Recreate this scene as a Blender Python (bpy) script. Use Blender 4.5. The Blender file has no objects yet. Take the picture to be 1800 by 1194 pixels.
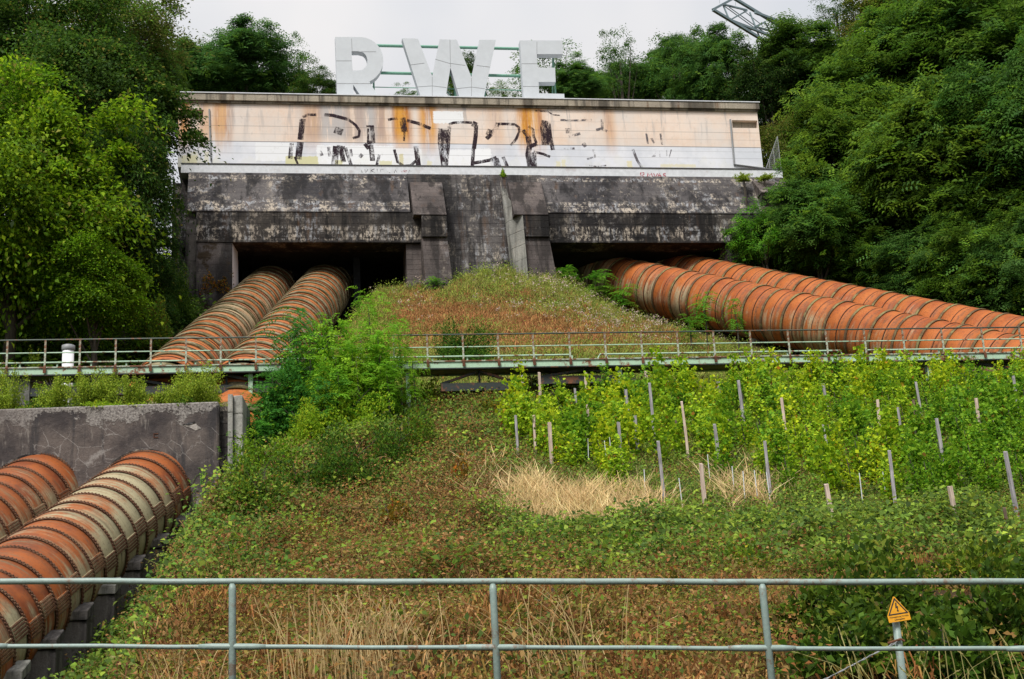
import bpy, bmesh, math, random
import numpy as np
from mathutils import Vector, Matrix

# ------------------------------------------------------------------ camera, sky, sun, exposure
scene = bpy.context.scene
COL = scene.collection
PITCH, ROLL, FPX = math.radians(16.0), math.radians(-3.2), 2500.0
cam_data = bpy.data.cameras.new('camera')
cam_data.sensor_width = 36.0
cam_data.lens = 50.0
cam_data.clip_start, cam_data.clip_end = 0.1, 2000.0
cam = bpy.data.objects.new('camera', cam_data)
COL.objects.link(cam)
CAMR = Matrix.Rotation(math.pi / 2 + PITCH, 3, 'X') @ Matrix.Rotation(ROLL, 3, 'Z')
cam.matrix_world = CAMR.to_4x4()
scene.camera = cam

SUN_EL, SUN_AZ = math.radians(52), math.radians(200)      # azimuth clockwise from +Y
world = bpy.data.worlds.new('World')
scene.world = world
world.use_nodes = True
wn = world.node_tree
for n in list(wn.nodes): wn.nodes.remove(n)
w_out = wn.nodes.new('ShaderNodeOutputWorld')
w_bg = wn.nodes.new('ShaderNodeBackground'); w_bg.inputs[1].default_value = 0.1
w_sky = wn.nodes.new('ShaderNodeTexSky'); w_sky.sky_type = 'NISHITA'; w_sky.sun_disc = False
w_sky.sun_elevation = SUN_EL; w_sky.sun_rotation = SUN_AZ
w_co = wn.nodes.new('ShaderNodeTexCoord')
w_no = wn.nodes.new('ShaderNodeTexNoise'); w_no.inputs['Scale'].default_value = 3.2; w_no.inputs['Detail'].default_value = 4
w_rp = wn.nodes.new('ShaderNodeValToRGB')
w_rp.color_ramp.elements[0].position = 0.36; w_rp.color_ramp.elements[0].color = (3.35, 3.5, 3.75, 1)
w_rp.color_ramp.elements[1].position = 0.64; w_rp.color_ramp.elements[1].color = (4.6, 4.45, 4.35, 1)
w_mx = wn.nodes.new('ShaderNodeMixRGB'); w_mx.inputs[0].default_value = 0.93
wn.links.new(w_co.outputs['Generated'], w_no.inputs['Vector'])
wn.links.new(w_no.outputs['Fac'], w_rp.inputs[0])
# overcast sky: luminance rises from horizon to zenith as (1 + 2 sin elevation)
w_se = wn.nodes.new('ShaderNodeSeparateXYZ'); wn.links.new(w_co.outputs['Generated'], w_se.inputs[0])
w_gr = wn.nodes.new('ShaderNodeMapRange'); w_gr.inputs['To Min'].default_value = 0.52; w_gr.inputs['To Max'].default_value = 1.55
wn.links.new(w_se.outputs['Z'], w_gr.inputs['Value'])
w_ml = wn.nodes.new('ShaderNodeVectorMath'); w_ml.operation = 'SCALE'
wn.links.new(w_rp.outputs[0], w_ml.inputs[0]); wn.links.new(w_gr.outputs[0], w_ml.inputs['Scale'])
wn.links.new(w_sky.outputs[0], w_mx.inputs[1]); wn.links.new(w_ml.outputs[0], w_mx.inputs[2])
wn.links.new(w_mx.outputs[0], w_bg.inputs[0]); wn.links.new(w_bg.outputs[0], w_out.inputs[0])

sun_d = bpy.data.lights.new('sun', 'SUN'); sun_d.energy = 2.2; sun_d.angle = math.radians(16); sun_d.color = (1.0, 0.96, 0.9)
sun = bpy.data.objects.new('sun', sun_d); COL.objects.link(sun)
sdir = Vector((math.sin(SUN_AZ) * math.cos(SUN_EL), math.cos(SUN_AZ) * math.cos(SUN_EL), math.sin(SUN_EL)))
sun.rotation_euler = sdir.to_track_quat('Z', 'Y').to_euler()
sun.location = (0, -20, 60)
scene.view_settings.view_transform = 'Standard'
scene.view_settings.look = 'None'
scene.view_settings.exposure = 1.02
scene.view_settings.gamma = 1.0
scene.view_settings.use_curve_mapping = False

# ------------------------------------------------------------------ measuring helpers (photograph pixel + distance -> place in the world)
def ray(px, py): return CAMR @ Vector(((px - 900) / FPX, -(py - 597) / FPX, -1.0))
def at(px, py, D):
    d = ray(px, py); return d * (D / d.y)
CI = np.array(CAMR.transposed())
def project(P):
    q = np.asarray(P, float) @ CI.T
    return 900 + FPX * q[:, 0] / -q[:, 2], 597 - FPX * q[:, 1] / -q[:, 2]

# ------------------------------------------------------------------ object helpers
def tag(o, label=None, cat=None, group=None, kind=None):
    if label: o['label'] = label
    if cat: o['category'] = cat
    if group: o['group'] = group
    if kind: o['kind'] = kind
    return o
def empty(name, loc=(0, 0, 0), rz=0.0):
    o = bpy.data.objects.new(name, None); COL.objects.link(o)
    o.empty_display_size = 0.2
    o.location = loc; o.rotation_euler = (0, 0, rz)
    return o
def link(name, me, parent=None, loc=None):
    o = bpy.data.objects.new(name, me); COL.objects.link(o)
    if parent: o.parent = parent
    if loc is not None: o.location = loc
    return o
class MB:
    """collects boxes, prisms, tubes; build() links them as one mesh object"""
    def __init__(s): s.v, s.f = [], []
    def add(s, vs, fs):
        n = len(s.v); s.v += [tuple(v) for v in vs]; s.f += [tuple(i + n for i in f) for f in fs]; return s
    def box(s, a, b):
        (x0, y0, z0), (x1, y1, z1) = a, b
        if x0 > x1: x0, x1 = x1, x0
        if y0 > y1: y0, y1 = y1, y0
        if z0 > z1: z0, z1 = z1, z0
        return s.add([(x0,y0,z0),(x1,y0,z0),(x1,y1,z0),(x0,y1,z0),(x0,y0,z1),(x1,y0,z1),(x1,y1,z1),(x0,y1,z1)],
                     [(0,3,2,1),(4,5,6,7),(0,1,5,4),(1,2,6,5),(2,3,7,6),(3,0,4,7)])
    def prism(s, prof, u0, u1, kl=0.0, kr=0.0):
        """prof = [(v, w)] seen from the left; splay kl, kr per metre of forward reach"""
        n = len(prof)
        vs = [(u0 - kl * v, v, w) for v, w in prof] + [(u1 - kr * v, v, w) for v, w in prof]
        fs = [tuple(range(n)), tuple(range(2 * n - 1, n - 1, -1))]
        fs += [(i, i + n, (i + 1) % n + n, (i + 1) % n) for i in range(n)]
        return s.add(vs, fs)
    def tube(s, pts, rad, seg=8, cap=True):
        pts = [Vector(p) for p in pts]; n = len(pts)
        if not hasattr(rad, '__len__'): rad = [rad] * n
        vs, fs = [], []
        for i, p in enumerate(pts):
            t = (pts[min(i + 1, n - 1)] - pts[max(i - 1, 0)]).normalized()
            a = t.orthogonal().normalized() if i == 0 else (a - t * a.dot(t)).normalized()
            b = t.cross(a)
            for k in range(seg):
                q = 2 * math.pi * k / seg
                vs.append(p + (a * math.cos(q) + b * math.sin(q)) * rad[i])
        for i in range(n - 1):
            for k in range(seg):
                k2 = (k + 1) % seg
                fs.append((i * seg + k, i * seg + k2, (i + 1) * seg + k2, (i + 1) * seg + k))
        if cap:
            fs.append(tuple(range(seg - 1, -1, -1))); fs.append(tuple((n - 1) * seg + k for k in range(seg)))
        return s.add(vs, fs)
    def bar(s, a, b, w, h):
        """rectangular bar between two points, h along the upward side"""
        a, b = Vector(a), Vector(b); t = (b - a).normalized()
        x = t.cross(Vector((0, 0, 1)))
        if x.length < 1e-3: x = Vector((1, 0, 0))
        x.normalize(); z = x.cross(t)
        vs = [p + x * (sx * w / 2) + z * (sz * h / 2) for p in (a, b) for sx, sz in ((-1,-1),(1,-1),(1,1),(-1,1))]
        return s.add(vs, [(0,1,2,3),(7,6,5,4),(0,4,5,1),(1,5,6,2),(2,6,7,3),(3,7,4,0)])
    def mesh(s, name, mat=None, smooth=False, bevel=0.0):
        me = bpy.data.meshes.new(name); me.from_pydata(s.v, [], s.f); me.validate()
        bm = bmesh.new(); bm.from_mesh(me)
        bmesh.ops.recalc_face_normals(bm, faces=bm.faces)
        if bevel:
            es = [e for e in bm.edges if len(e.link_faces) == 2 and e.calc_face_angle(0) > 0.5]
            bmesh.ops.bevel(bm, geom=es, offset=bevel, segments=1, affect='EDGES')
        bm.to_mesh(me); bm.free()
        if mat: me.materials.append(mat)
        if smooth:
            for p in me.polygons: p.use_smooth = True
        me.update(); return me
    def build(s, name, mat=None, parent=None, smooth=False, bevel=0.0):
        return link(name, s.mesh(name, mat, smooth, bevel), parent)

# ------------------------------------------------------------------ node helper
class NG:
    def __init__(s, name, rough=0.85, spec=0.25):
        s.m = bpy.data.materials.new(name); s.m.use_nodes = True
        s.nt = s.m.node_tree; s.b = s.nt.nodes['Principled BSDF']
        s.b.inputs['Roughness'].default_value = rough
        s.b.inputs['Specular IOR Level'].default_value = spec
    def n(s, t): return s.nt.nodes.new(t)
    def put(s, sock, v):
        if isinstance(v, bpy.types.NodeSocket): s.nt.links.new(v, sock)
        elif isinstance(v, (tuple, list)) and len(v) == 3 and sock.type == 'RGBA': sock.default_value = (*v, 1)
        else: sock.default_value = v
    def co(s, k='Object'): return s.n('ShaderNodeTexCoord').outputs[k]
    def attr(s, name, t='GEOMETRY', out='Color'):
        a = s.n('ShaderNodeAttribute'); a.attribute_name = name; a.attribute_type = t; return a.outputs[out]
    def rand(s): return s.n('ShaderNodeObjectInfo').outputs['Random']
    def vm(s, op, a, b):
        x = s.n('ShaderNodeVectorMath'); x.operation = op; s.put(x.inputs[0], a); s.put(x.inputs[1], b); return x.outputs[0]
    def math(s, op, a, b=0.0, c=0.0, clamp=False):
        x = s.n('ShaderNodeMath'); x.operation = op; x.use_clamp = clamp
        s.put(x.inputs[0], a); s.put(x.inputs[1], b); s.put(x.inputs[2], c); return x.outputs[0]
    def xyz(s, v):
        x = s.n('ShaderNodeSeparateXYZ'); s.put(x.inputs[0], v); return x.outputs
    def comb(s, a, b, c):
        x = s.n('ShaderNodeCombineXYZ'); s.put(x.inputs[0], a); s.put(x.inputs[1], b); s.put(x.inputs[2], c); return x.outputs[0]
    def noise(s, v, scale=1.0, detail=4, rough=0.6, dist=0.0):
        x = s.n('ShaderNodeTexNoise'); s.put(x.inputs['Vector'], v); x.inputs['Scale'].default_value = scale
        x.inputs['Detail'].default_value = detail; x.inputs['Roughness'].default_value = rough
        x.inputs['Distortion'].default_value = dist; return x.outputs['Fac']
    def step(s, f, a, b, lo=0.0, hi=1.0):
        x = s.n('ShaderNodeMapRange'); x.interpolation_type = 'SMOOTHSTEP'
        s.put(x.inputs['Value'], f)
        x.inputs['From Min'].default_value = a; x.inputs['From Max'].default_value = b
        x.inputs['To Min'].default_value = lo; x.inputs['To Max'].default_value = hi; return x.outputs[0]
    def band(s, f, c, half, soft):
        d = s.math('ABSOLUTE', s.math('SUBTRACT', f, c))
        return s.step(d, half, half + soft, 1.0, 0.0)
    def mix(s, f, a, b):
        x = s.n('ShaderNodeMixRGB'); s.put(x.inputs[0], f); s.put(x.inputs[1], a); s.put(x.inputs[2], b); return x.outputs[0]
    def mul(s, *a):
        r = a[0]
        for k in a[1:]: r = s.math('MULTIPLY', r, k)
        return r
    def bump(s, h, strength=0.5, dist=0.05):
        x = s.n('ShaderNodeBump'); x.inputs['Strength'].default_value = strength; x.inputs['Distance'].default_value = dist
        s.put(x.inputs['Height'], h); s.nt.links.new(x.outputs[0], s.b.inputs['Normal'])
    def done(s, col): s.put(s.b.inputs['Base Color'], col); return s.m

def concrete(name, dark, mid, white=0.5, brown=0.3, board=0.42, moss=0.0, pale=(0.45, 0.39, 0.32), rows=()):
    g = NG(name, 0.9); c = g.co(); x, y, z = g.xyz(c)
    big = g.noise(c, 0.28, 5, 0.65)
    col = g.mix(g.step(big, 0.36, 0.66), dark, mid)
    vs = g.vm('MULTIPLY', c, (2.4, 2.4, 0.14))
    st = g.noise(vs, 1.0, 5, 0.7)
    col = g.mix(g.step(st, 0.52, 0.66, 0, 0.75), col, tuple(k * 0.3 for k in dark))
    br = g.noise(g.vm('ADD', vs, (7.3, 1.1, 0)), 0.8, 4)
    col = g.mix(g.step(br, 0.56, 0.72, 0, brown), col, (0.14, 0.075, 0.035))
    ef = g.noise(g.vm('MULTIPLY', c, (1.2, 1.2, 1.9)), 1.0, 6, 0.7)
    ef2 = g.noise(g.vm('MULTIPLY', c, (6.5, 6.5, 2.6)), 1.0, 5, 0.8)
    area = g.noise(g.vm('ADD', c, (21, 3, 8)), 0.33, 3, 0.5)
    m = g.mul(g.step(ef, 0.46, 0.60), g.step(ef2, 0.42, 0.58), g.step(area, 0.44, 0.58, 0.04, 1.0), white)
    for r_ in rows: m = g.math('ADD', m, g.mul(g.band(z, r_[0], r_[1], r_[1]), g.step(ef2, .46, .56), g.step(ef, .4, .52), .8), clamp=True)
    col = g.mix(m, col, g.mix(g.step(br, 0.45, 0.6), pale, (0.31, 0.32, 0.34)))
    run = g.noise(g.vm('MULTIPLY', g.vm('ADD', c, (17, 3, 0)), (2.6, 2.6, 0.3)), 1.0, 6, 0.8)
    col = g.mix(g.mul(g.step(run, 0.6, 0.68), g.step(ef2, 0.4, 0.55), white, 0.9), col, pale)
    sp = g.noise(g.vm('ADD', g.vm('MULTIPLY', c, (7, 7, 2.4)), (3, 9, 2)), 1.0, 4, 0.8)
    col = g.mix(g.step(sp, 0.62, 0.72, 0, white * 0.7), col, (0.34, 0.33, 0.32))
    wet = g.noise(g.vm('ADD', g.vm('MULTIPLY', c, (0.75, 0.75, 0.07)), (2, 41, 5)), 1.0, 5, 0.65)
    col = g.mix(g.step(wet, 0.5, 0.6, 0, .8), col, tuple(k * 0.35 for k in dark))
    if moss:
        mo = g.noise(g.vm('ADD', c, (11, 5, 3)), 0.9, 5, 0.7)
        col = g.mix(g.step(mo, 0.5, 0.58, 0, moss), col, (0.045, 0.03, 0.015))
    fr = g.math('FRACT', g.math('DIVIDE', g.math('ADD', z, g.math('MULTIPLY', ef2, 0.04)), board))
    ln = g.mul(g.step(fr, 0.0, 0.07, 1, 0), g.step(ef2, 0.35, 0.6))
    col = g.mix(g.mul(ln, 0.55), col, tuple(k * 0.35 for k in dark))
    fine = g.noise(c, 14, 4, 0.7)
    col = g.mix(g.step(fine, 0.3, 0.75, 0.0, 0.25), col, (0.015, 0.014, 0.013))
    g.bump(g.math('SUBTRACT', g.math('ADD', fine, g.mul(ef2, 1.5)), g.mul(ln, 1.2)), 0.6, 0.04)
    return g.done(col)

def paint(name, col, rust=0.3, rough=0.5, spec=0.4, scale=2.0):
    g = NG(name, rough, spec); c = g.co()
    n = g.noise(c, scale, 6, 0.7); n2 = g.noise(g.vm('ADD', c, (4, 2, 9)), scale * 5, 4, 0.7)
    k = g.mix(g.step(n2, 0.3, 0.75), tuple(a * (0.92 if rust < .05 else 0.8) for a in col), col)
    k = g.mix(g.step(g.math('ADD', n, g.mul(n2, 0.35)), 0.78 - 0.2 * rust, 0.9 - 0.2 * rust, 0, min(1, rust * 2.2)), k, (0.16, 0.06, 0.025))
    g.bump(n2, 0.25, 0.01)
    return g.done(k)

def foliage(name, transl=0.3, rough=0.55):
    g = NG(name, rough, 0.10)
    col = g.vm('MULTIPLY', g.attr('col'), g.attr('tint', 'OBJECT', 'Vector'))
    g.put(g.b.inputs['Base Color'], col)
    t = g.n('ShaderNodeBsdfTranslucent'); g.put(t.inputs[0], col)
    mx = g.n('ShaderNodeMixShader'); mx.inputs[0].default_value = transl
    out = g.nt.nodes['Material Output']
    g.nt.links.new(g.b.outputs[0], mx.inputs[1]); g.nt.links.new(t.outputs[0], mx.inputs[2]); g.nt.links.new(mx.outputs[0], out.inputs[0])
    return g.m
M = {}
M['leaf'] = foliage('leaf', 0.44)
M['grass'] = foliage('grass', 0.25, 0.7)
M['concrete'] = concrete('dark_concrete', (0.032, 0.030, 0.033), (0.11, 0.10, 0.097), 0.95, 0.4)
M['concrete_pier'] = concrete('mossy_concrete', (0.045, 0.04, 0.04), (0.14, 0.12, 0.115), 0.4, 0.4, 0.42, 0.95)
M['concrete_soot_shade'] = concrete('soot_shade_concrete', (0.013, 0.012, 0.013), (0.05, 0.043, 0.038), 0.6, 0.45)  # near-black concrete, used also for the painted shade above the chip
M['concrete_brown'] = concrete('brown_concrete', (0.06, 0.05, 0.048), (0.145, 0.12, 0.112), 0.4, 0.2, 0.3)
M['concrete_pale'] = concrete('pale_concrete', (0.22, 0.22, 0.2), (0.42, 0.41, 0.37), 0.3, 0.1, 0.9)
M['concrete_block'] = concrete('weathered_concrete', (0.065, 0.06, 0.06), (0.2, 0.18, 0.165), 0.45, 0.35, 1.6)
def block_concrete():
    g = NG('spalled_block_concrete', 0.92); c = g.co(); x, y, z = g.xyz(c)
    n = g.noise(c, 0.45, 6, 0.7); n2 = g.noise(c, 2.6, 6, 0.75); fine = g.noise(c, 13, 4, 0.75)
    col = g.mix(g.step(n, 0.35, 0.65), (0.04, 0.034, 0.035), (0.14, 0.115, 0.102))
    st = g.noise(g.vm('MULTIPLY', c, (1.6, 1.6, 0.13)), 1.0, 5, 0.7)
    col = g.mix(g.step(st, 0.53, 0.64, 0, .75), col, (0.03, 0.029, 0.032))
    st2 = g.noise(g.vm('ADD', g.vm('MULTIPLY', c, (1.3, 1.3, 0.2)), (9, 0, 2)), 1.0, 5, 0.7)
    col = g.mix(g.step(st2, 0.56, 0.66, 0, .6), col, (0.36, 0.33, 0.29))
    top = g.math('ADD', g.mul(g.math('SUBTRACT', z, SPALL_Z), 0.28), g.math('ADD', g.mul(n, 0.9), g.mul(n2, 0.3)))
    sp = g.mul(g.step(top, 0.74, 0.77), g.step(x, -19.0, -15.5))
    rough = g.mix(g.step(fine, 0.35, 0.65), (0.10, 0.09, 0.085), (0.42, 0.39, 0.36))
    col = g.mix(g.mul(sp, .9), col, rough)
    v = g.n('ShaderNodeTexVoronoi'); v.feature = 'DISTANCE_TO_EDGE'; v.inputs['Scale'].default_value = 1.5
    g.put(v.inputs['Vector'], g.vm('ADD', c, g.comb(g.mul(n2, .5), 0, g.mul(n2, -.4))))
    col = g.mix(g.mul(g.step(v.outputs['Distance'], .0, .02, 1, 0), g.step(n, .45, .55), .6), col, (0.33, 0.31, 0.29))
    col = g.mix(g.step(fine, 0.3, 0.8, 0, 0.3), col, (0.03, 0.028, 0.026))
    g.bump(g.math('ADD', g.mul(fine, g.math('ADD', sp, .5)), g.mul(n2, 1.2)), 0.8, 0.05)
    return g.done(col)
SPALL_Z = at(380, 706, 47.7).z - 1.0
M['concrete_face'] = block_concrete()
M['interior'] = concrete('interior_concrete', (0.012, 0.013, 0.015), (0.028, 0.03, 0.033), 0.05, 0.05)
M['cornice'] = concrete('cornice_concrete', (0.22, 0.19, 0.15), (0.42, 0.37, 0.29), 0.3, 0.75, 5.0)
M['spall'] = concrete('broken_concrete', (0.3, 0.27, 0.24), (0.5, 0.46, 0.42), 0.3, 0.1, 3.0)
M['green_paint'] = paint('pale_green_paint', (0.40, 0.58, 0.42), 0.45)
M['rusty_green'] = paint('rusty_green_paint', (0.40, 0.46, 0.36), 0.85, scale=3.0)
M['dark_green'] = paint('dark_green_paint', (0.045, 0.07, 0.055), 0.5)
M['black_steel'] = paint('black_steel', (0.022, 0.03, 0.028), 0.5)
M['rail_grey'] = paint('grey_green_paint', (0.25, 0.33, 0.30), 0.3, 0.45, 0.4, 5.0)
M['white_paint'] = paint('white_paint', (0.62, 0.64, 0.67), 0.12, 0.5, 0.4, 0.8)
M['letter'] = paint('sheet_metal_white', (0.50, 0.53, 0.56), 0.02, 0.5, 0.4, 0.35)
M['sign_green'] = paint('green_frame_paint', (0.16, 0.36, 0.27), 0.2)
M['wire'] = paint('grey_wire', (0.25, 0.26, 0.27), 0.2)
M['yellow'] = paint('yellow_enamel', (0.72, 0.33, 0.01), 0.1, 0.45, 0.4, 6)
M['black'] = paint('black_print', (0.02, 0.02, 0.02), 0.0)
M['red'] = paint('red_spray', (0.45, 0.05, 0.06), 0.0, 0.8)
M['clean_white'] = paint('clean_white_paint', (0.72, 0.72, 0.74), 0.0, 0.5, 0.4, 0.5)
M['dark_seam'] = paint('dark_seam_paint', (0.06, 0.06, 0.065), 0.3)  # plain dark colour of the ledge flashing
M['lattice'] = paint('grey_green_steel', (0.17, 0.24, 0.26), 0.15)
def wood(name, a, b):
    g = NG(name, 0.9); c = g.co()
    n = g.noise(g.vm('MULTIPLY', c, (26, 26, 1.6)), 1.0, 5, 0.7)
    n2 = g.noise(g.vm('ADD', c, g.comb(g.mul(g.rand(), 30), 0, 0)), 2.5, 3)
    col = g.mix(g.step(n, 0.3, 0.7), a, b)
    col = g.mix(g.step(n2, 0.5, 0.75, 0, 0.5), col, tuple(k * 0.5 for k in a))
    g.bump(n, 0.5, 0.01); return g.done(col)
M['wood_grey'] = wood('weathered_grey_wood', (0.17, 0.16, 0.17), (0.38, 0.36, 0.37))
M['wood_pink'] = wood('pale_pinkish_wood', (0.34, 0.25, 0.2), (0.58, 0.47, 0.4))
M['wood_brown'] = wood('dark_brown_wood', (0.07, 0.05, 0.035), (0.17, 0.12, 0.085))
M['bark'] = wood('bark', (0.03, 0.025, 0.02), (0.1, 0.085, 0.065))
def stone():
    g = NG('grey_stone', 0.9); c = g.co(); n = g.noise(c, 3, 6, 0.7); g.bump(n, 0.6, 0.1)
    return g.done(g.mix(n, (0.1, 0.09, 0.085), (0.32, 0.29, 0.28)))
M['stone'] = stone()
def soil():
    g = NG('soil_and_litter', 0.95, 0.1); c = g.co()
    n = g.noise(c, 0.35, 5, 0.6); n2 = g.noise(c, 6, 6, 0.75)
    col = g.mix(g.step(n, 0.35, 0.65), (0.055, 0.035, 0.018), (0.06, 0.06, 0.018))
    col = g.mix(g.step(n2, 0.45, 0.7), col, (0.11, 0.085, 0.04))
    g.bump(n2, 1.0, 0.15); return g.done(col)
M['soil'] = soil()
def penstock(name, orange, deep, pale, moss, streak=1.0):
    """riveted pipe shell: oxide paint with lime wash running round the shell; 'patina' on each ring: 0 orange .. 1 pale"""
    g = NG(name, 0.68, 0.3); c = g.co(); x, y, z = g.xyz(c)
    off = g.comb(g.mul(g.rand(), 37), g.mul(g.rand(), 91), g.mul(g.rand(), 53))
    ang = g.math('ARCTAN2', x, z)
    q = g.vm('ADD', g.comb(g.mul(ang, 0.9), g.mul(y, 6.5), 0), off)
    s1 = g.noise(q, 1.0 * streak, 6, 0.72)
    big = g.noise(g.vm('ADD', g.comb(g.mul(ang, 1.3), g.mul(y, 0.8), 0), off), 1.0, 4, 0.6)
    fine = g.noise(g.vm('ADD', c, off), 9, 5, 0.75)
    pat = g.attr('patina', 'OBJECT', 'Fac')
    side = g.step(g.math('ABSOLUTE', ang), 0.5, 1.7, 0.0, 0.34)
    f = g.math('ADD', g.math('ADD', g.mul(pat, 0.62), side), g.math('ADD', g.mul(g.math('SUBTRACT', s1, 0.5), 1.3), g.mul(g.math('SUBTRACT', big, 0.5), 0.9)))
    col = g.mix(g.step(f, 0.3, 0.72), g.mix(g.step(big, 0.4, 0.65), orange, deep), pale)
    mo = g.noise(g.vm('ADD', q, (5, 8, 1)), 0.7, 5, 0.7)
    col = g.mix(g.step(mo, 0.54, 0.72, 0, 0.8), col, moss)
    col = g.mix(g.step(fine, 0.5, 0.72, 0, 0.6), col, (0.07, 0.035, 0.02))
    drip = g.noise(g.vm('ADD', g.comb(g.mul(ang, 0.7), g.mul(y, 4.5), 3), off), 1.0, 5, 0.75)
    col = g.mix(g.mul(g.step(drip, 0.54, 0.72), g.step(big, 0.35, 0.6, .2, .75)), col, (0.085, 0.055, 0.03))
    ed = g.band(g.math('FRACT', g.math('ADD', y, .5)), .5, .02, .10)
    col = g.mix(g.mul(ed, g.step(fine, .35, .6), .55), col, (0.06, 0.035, 0.02))
    g.bump(g.math('ADD', fine, s1), 0.3, 0.025)
    return g.done(col)
M['pipe_low'] = penstock('oxide_and_lime_shell', (0.29, 0.076, 0.014), (0.18, 0.042, 0.010), (0.33, 0.29, 0.175), (0.15, 0.125, 0.07))
M['pipe_up'] = penstock('orange_mossy_shell', (0.46, 0.145, 0.032), (0.35, 0.09, 0.022), (0.47, 0.39, 0.23), (0.1, 0.085, 0.03), 0.8)
M['pipe_right'] = penstock('red_oxide_shell', (0.40, 0.115, 0.024), (0.30, 0.072, 0.016), (0.4, 0.33, 0.2), (0.2, 0.075, 0.04), 0.7)
def bandmat(name, a, b, c2):
    g = NG(name, 0.85); c = g.co(); off = g.comb(g.mul(g.rand(), 37), 0, g.mul(g.rand(), 53))
    n = g.noise(g.vm('ADD', c, off), 1.3, 5, 0.7); n2 = g.noise(c, 12, 4, 0.7)
    col = g.mix(g.step(n, 0.42, 0.6), a, b); col = g.mix(g.step(n2, 0.5, 0.7, 0, 0.7), col, c2)
    g.bump(n2, 0.5, 0.02); return g.done(col)
M['band_rust'] = bandmat('rusty_joint', (0.07, 0.028, 0.016), (0.13, 0.055, 0.028), (0.035, 0.02, 0.015))
M['band_moss'] = bandmat('mossy_hoop', (0.10, 0.085, 0.035), (0.27, 0.23, 0.14), (0.05, 0.03, 0.015))
M['band_olive'] = bandmat('olive_hoop', (0.11, 0.065, 0.035), (0.22, 0.19, 0.08), (0.06, 0.03, 0.018))
M['rivet'] = bandmat('rivet_rust', (0.09, 0.04, 0.022), (0.16, 0.09, 0.05), (0.05, 0.03, 0.02))
# ------------------------------------------------------------------ pipe axes (needed by the ground)
def line(p, q):
    p, q = Vector(p), Vector(q)
    return lambda D: p + (q - p) * ((D - p.y) / (q.y - p.y))
UL1 = line(at(471, 518, 79.5), at(316, 670, 58)); UL2 = line(at(567, 516, 79.5), at(448, 670, 58))
LL2 = line(at(262, 868, 48), at(15, 1066, 38.5)); LL1 = line(at(78, 872, 48), at(-260, 1075, 38.5))
UR1 = line(at(1108, 500, 82), at(1433, 571, 71.5)); UR2 = line(at(1222, 494, 82.4), at(1600, 573, 69.8))

# ------------------------------------------------------------------ ground
def sstep(t): t = np.clip(t, 0, 1); return t * t * (3 - 2 * t)
PROF_Y = np.array([-400, 8.5, 9.5, 12.5, 16, 22, 30, 38, 46, 55, 66, 79, 100, 140, 240, 400.0])
PROF_Z = np.array([-1.7, -1.7, -.35, -.3, .62, 1.75, 3.05, 5.15, 8.6, 12.9, 19.2, 26.3, 34.0, 46.0, 68, 80.0])
def ground(X, Y):
    X = np.asarray(X, float); Y = np.asarray(Y, float)
    z = np.interp(Y, PROF_Y, PROF_Z)
    z = z + 0.6 * np.exp(-((X + .6) / 3.0) ** 2 - ((Y - 78.5) / 5) ** 2)
    z = z + 0.14 * np.sin(X * 0.9 + Y * 0.5) * np.cos(Y * 0.7 - X * 0.3) * (Y > 13)
    # hollow on the left in which the lower pipes lie
    a = UL1(60).x; b = UL2(60).x; xc = (a + b) / 2
    low = np.maximum(np.interp(Y, [0, 13, 33, 34, 49], [-9, -.4, .6, .3, 0]) , LL2(0).z + (LL2(1).z - LL2(0).z) * Y - 2.2)
    low = np.where(Y < 12.5, z, low)
    xb = np.where(Y < 42, -.2 * Y - .7, -9.1)
    wl = sstep((xb + 0.3 - X) / 2.8) * sstep((51.5 - Y) / 2.0) * sstep((Y - 12.5) / 3)
    z = z * (1 - wl) + low * wl
    # upper left trench
    zu = UL1(0).z + (UL1(1).z - UL1(0).z) * Y
    wu = sstep((5.2 - np.abs(X - xc)) / 2.0) * sstep((Y - 49.5) / 2.0) * sstep((88 - Y) / 3)
    z = z * (1 - wu) + np.minimum(z, zu - 1.9) * wu
    xr2 = UR2(0).x + (UR2(1).x - UR2(0).x) * Y
    z = z - (.31 * np.clip(X - 2.2, 0, 40)) * sstep((Y - 53.5) / 7) * (1 - sstep((X - xr2 - 2.5) / 7)) * sstep((92 - Y) / 4)
    # right trench
    sx = UR1(1).x - UR1(0).x
    xr = (UR1(0).x + UR2(0).x) / 2 + sx * Y; zr = UR1(0).z + (UR1(1).z - UR1(0).z) * Y
    wr = sstep((6.0 - np.abs(X - xr)) / 2.2) * sstep((Y - 54) / 3) * sstep((92 - Y) / 3)
    z = z * (1 - wr) + np.minimum(z, zr - 1.75) * wr
    # wooded flanks
    z = z + 0.35 * np.clip(X - 24, 0, 30) * sstep((Y - 60) / 20) + 0.25 * np.clip(-X - 20, 0, 30) * sstep((Y - 40) / 20)
    # level pad under the valve house
    cb, sb = math.cos(math.radians(9.5)), math.sin(math.radians(9.5))
    u = X * cb + (Y - 80) * sb; v = -X * sb + (Y - 80) * cb
    wp = sstep((v + 0.2) / 0.8) * sstep((10.5 - v) / 0.8) * sstep((u + 19.5) / 1) * sstep((15.5 - u) / 1)
    z = z * (1 - wp) + np.minimum(z, 23.0) * wp
    return z
def gz(x, y): return float(ground(x, y))
def on_ground(px, py, H=0.0):
    """where the sight line of a photograph pixel is H above the ground"""
    d = ray(px, py); Ds = np.arange(13.0, 110.0, 0.1)
    X, Z = d.x / d.y * Ds, d.z / d.y * Ds
    gap = Z - H - ground(X, Ds)
    i = int(np.argmax(gap < 0)) if (gap < 0).any() else len(Ds) - 1
    return Vector((X[i], Ds[i], gz(X[i], Ds[i])))
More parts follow.
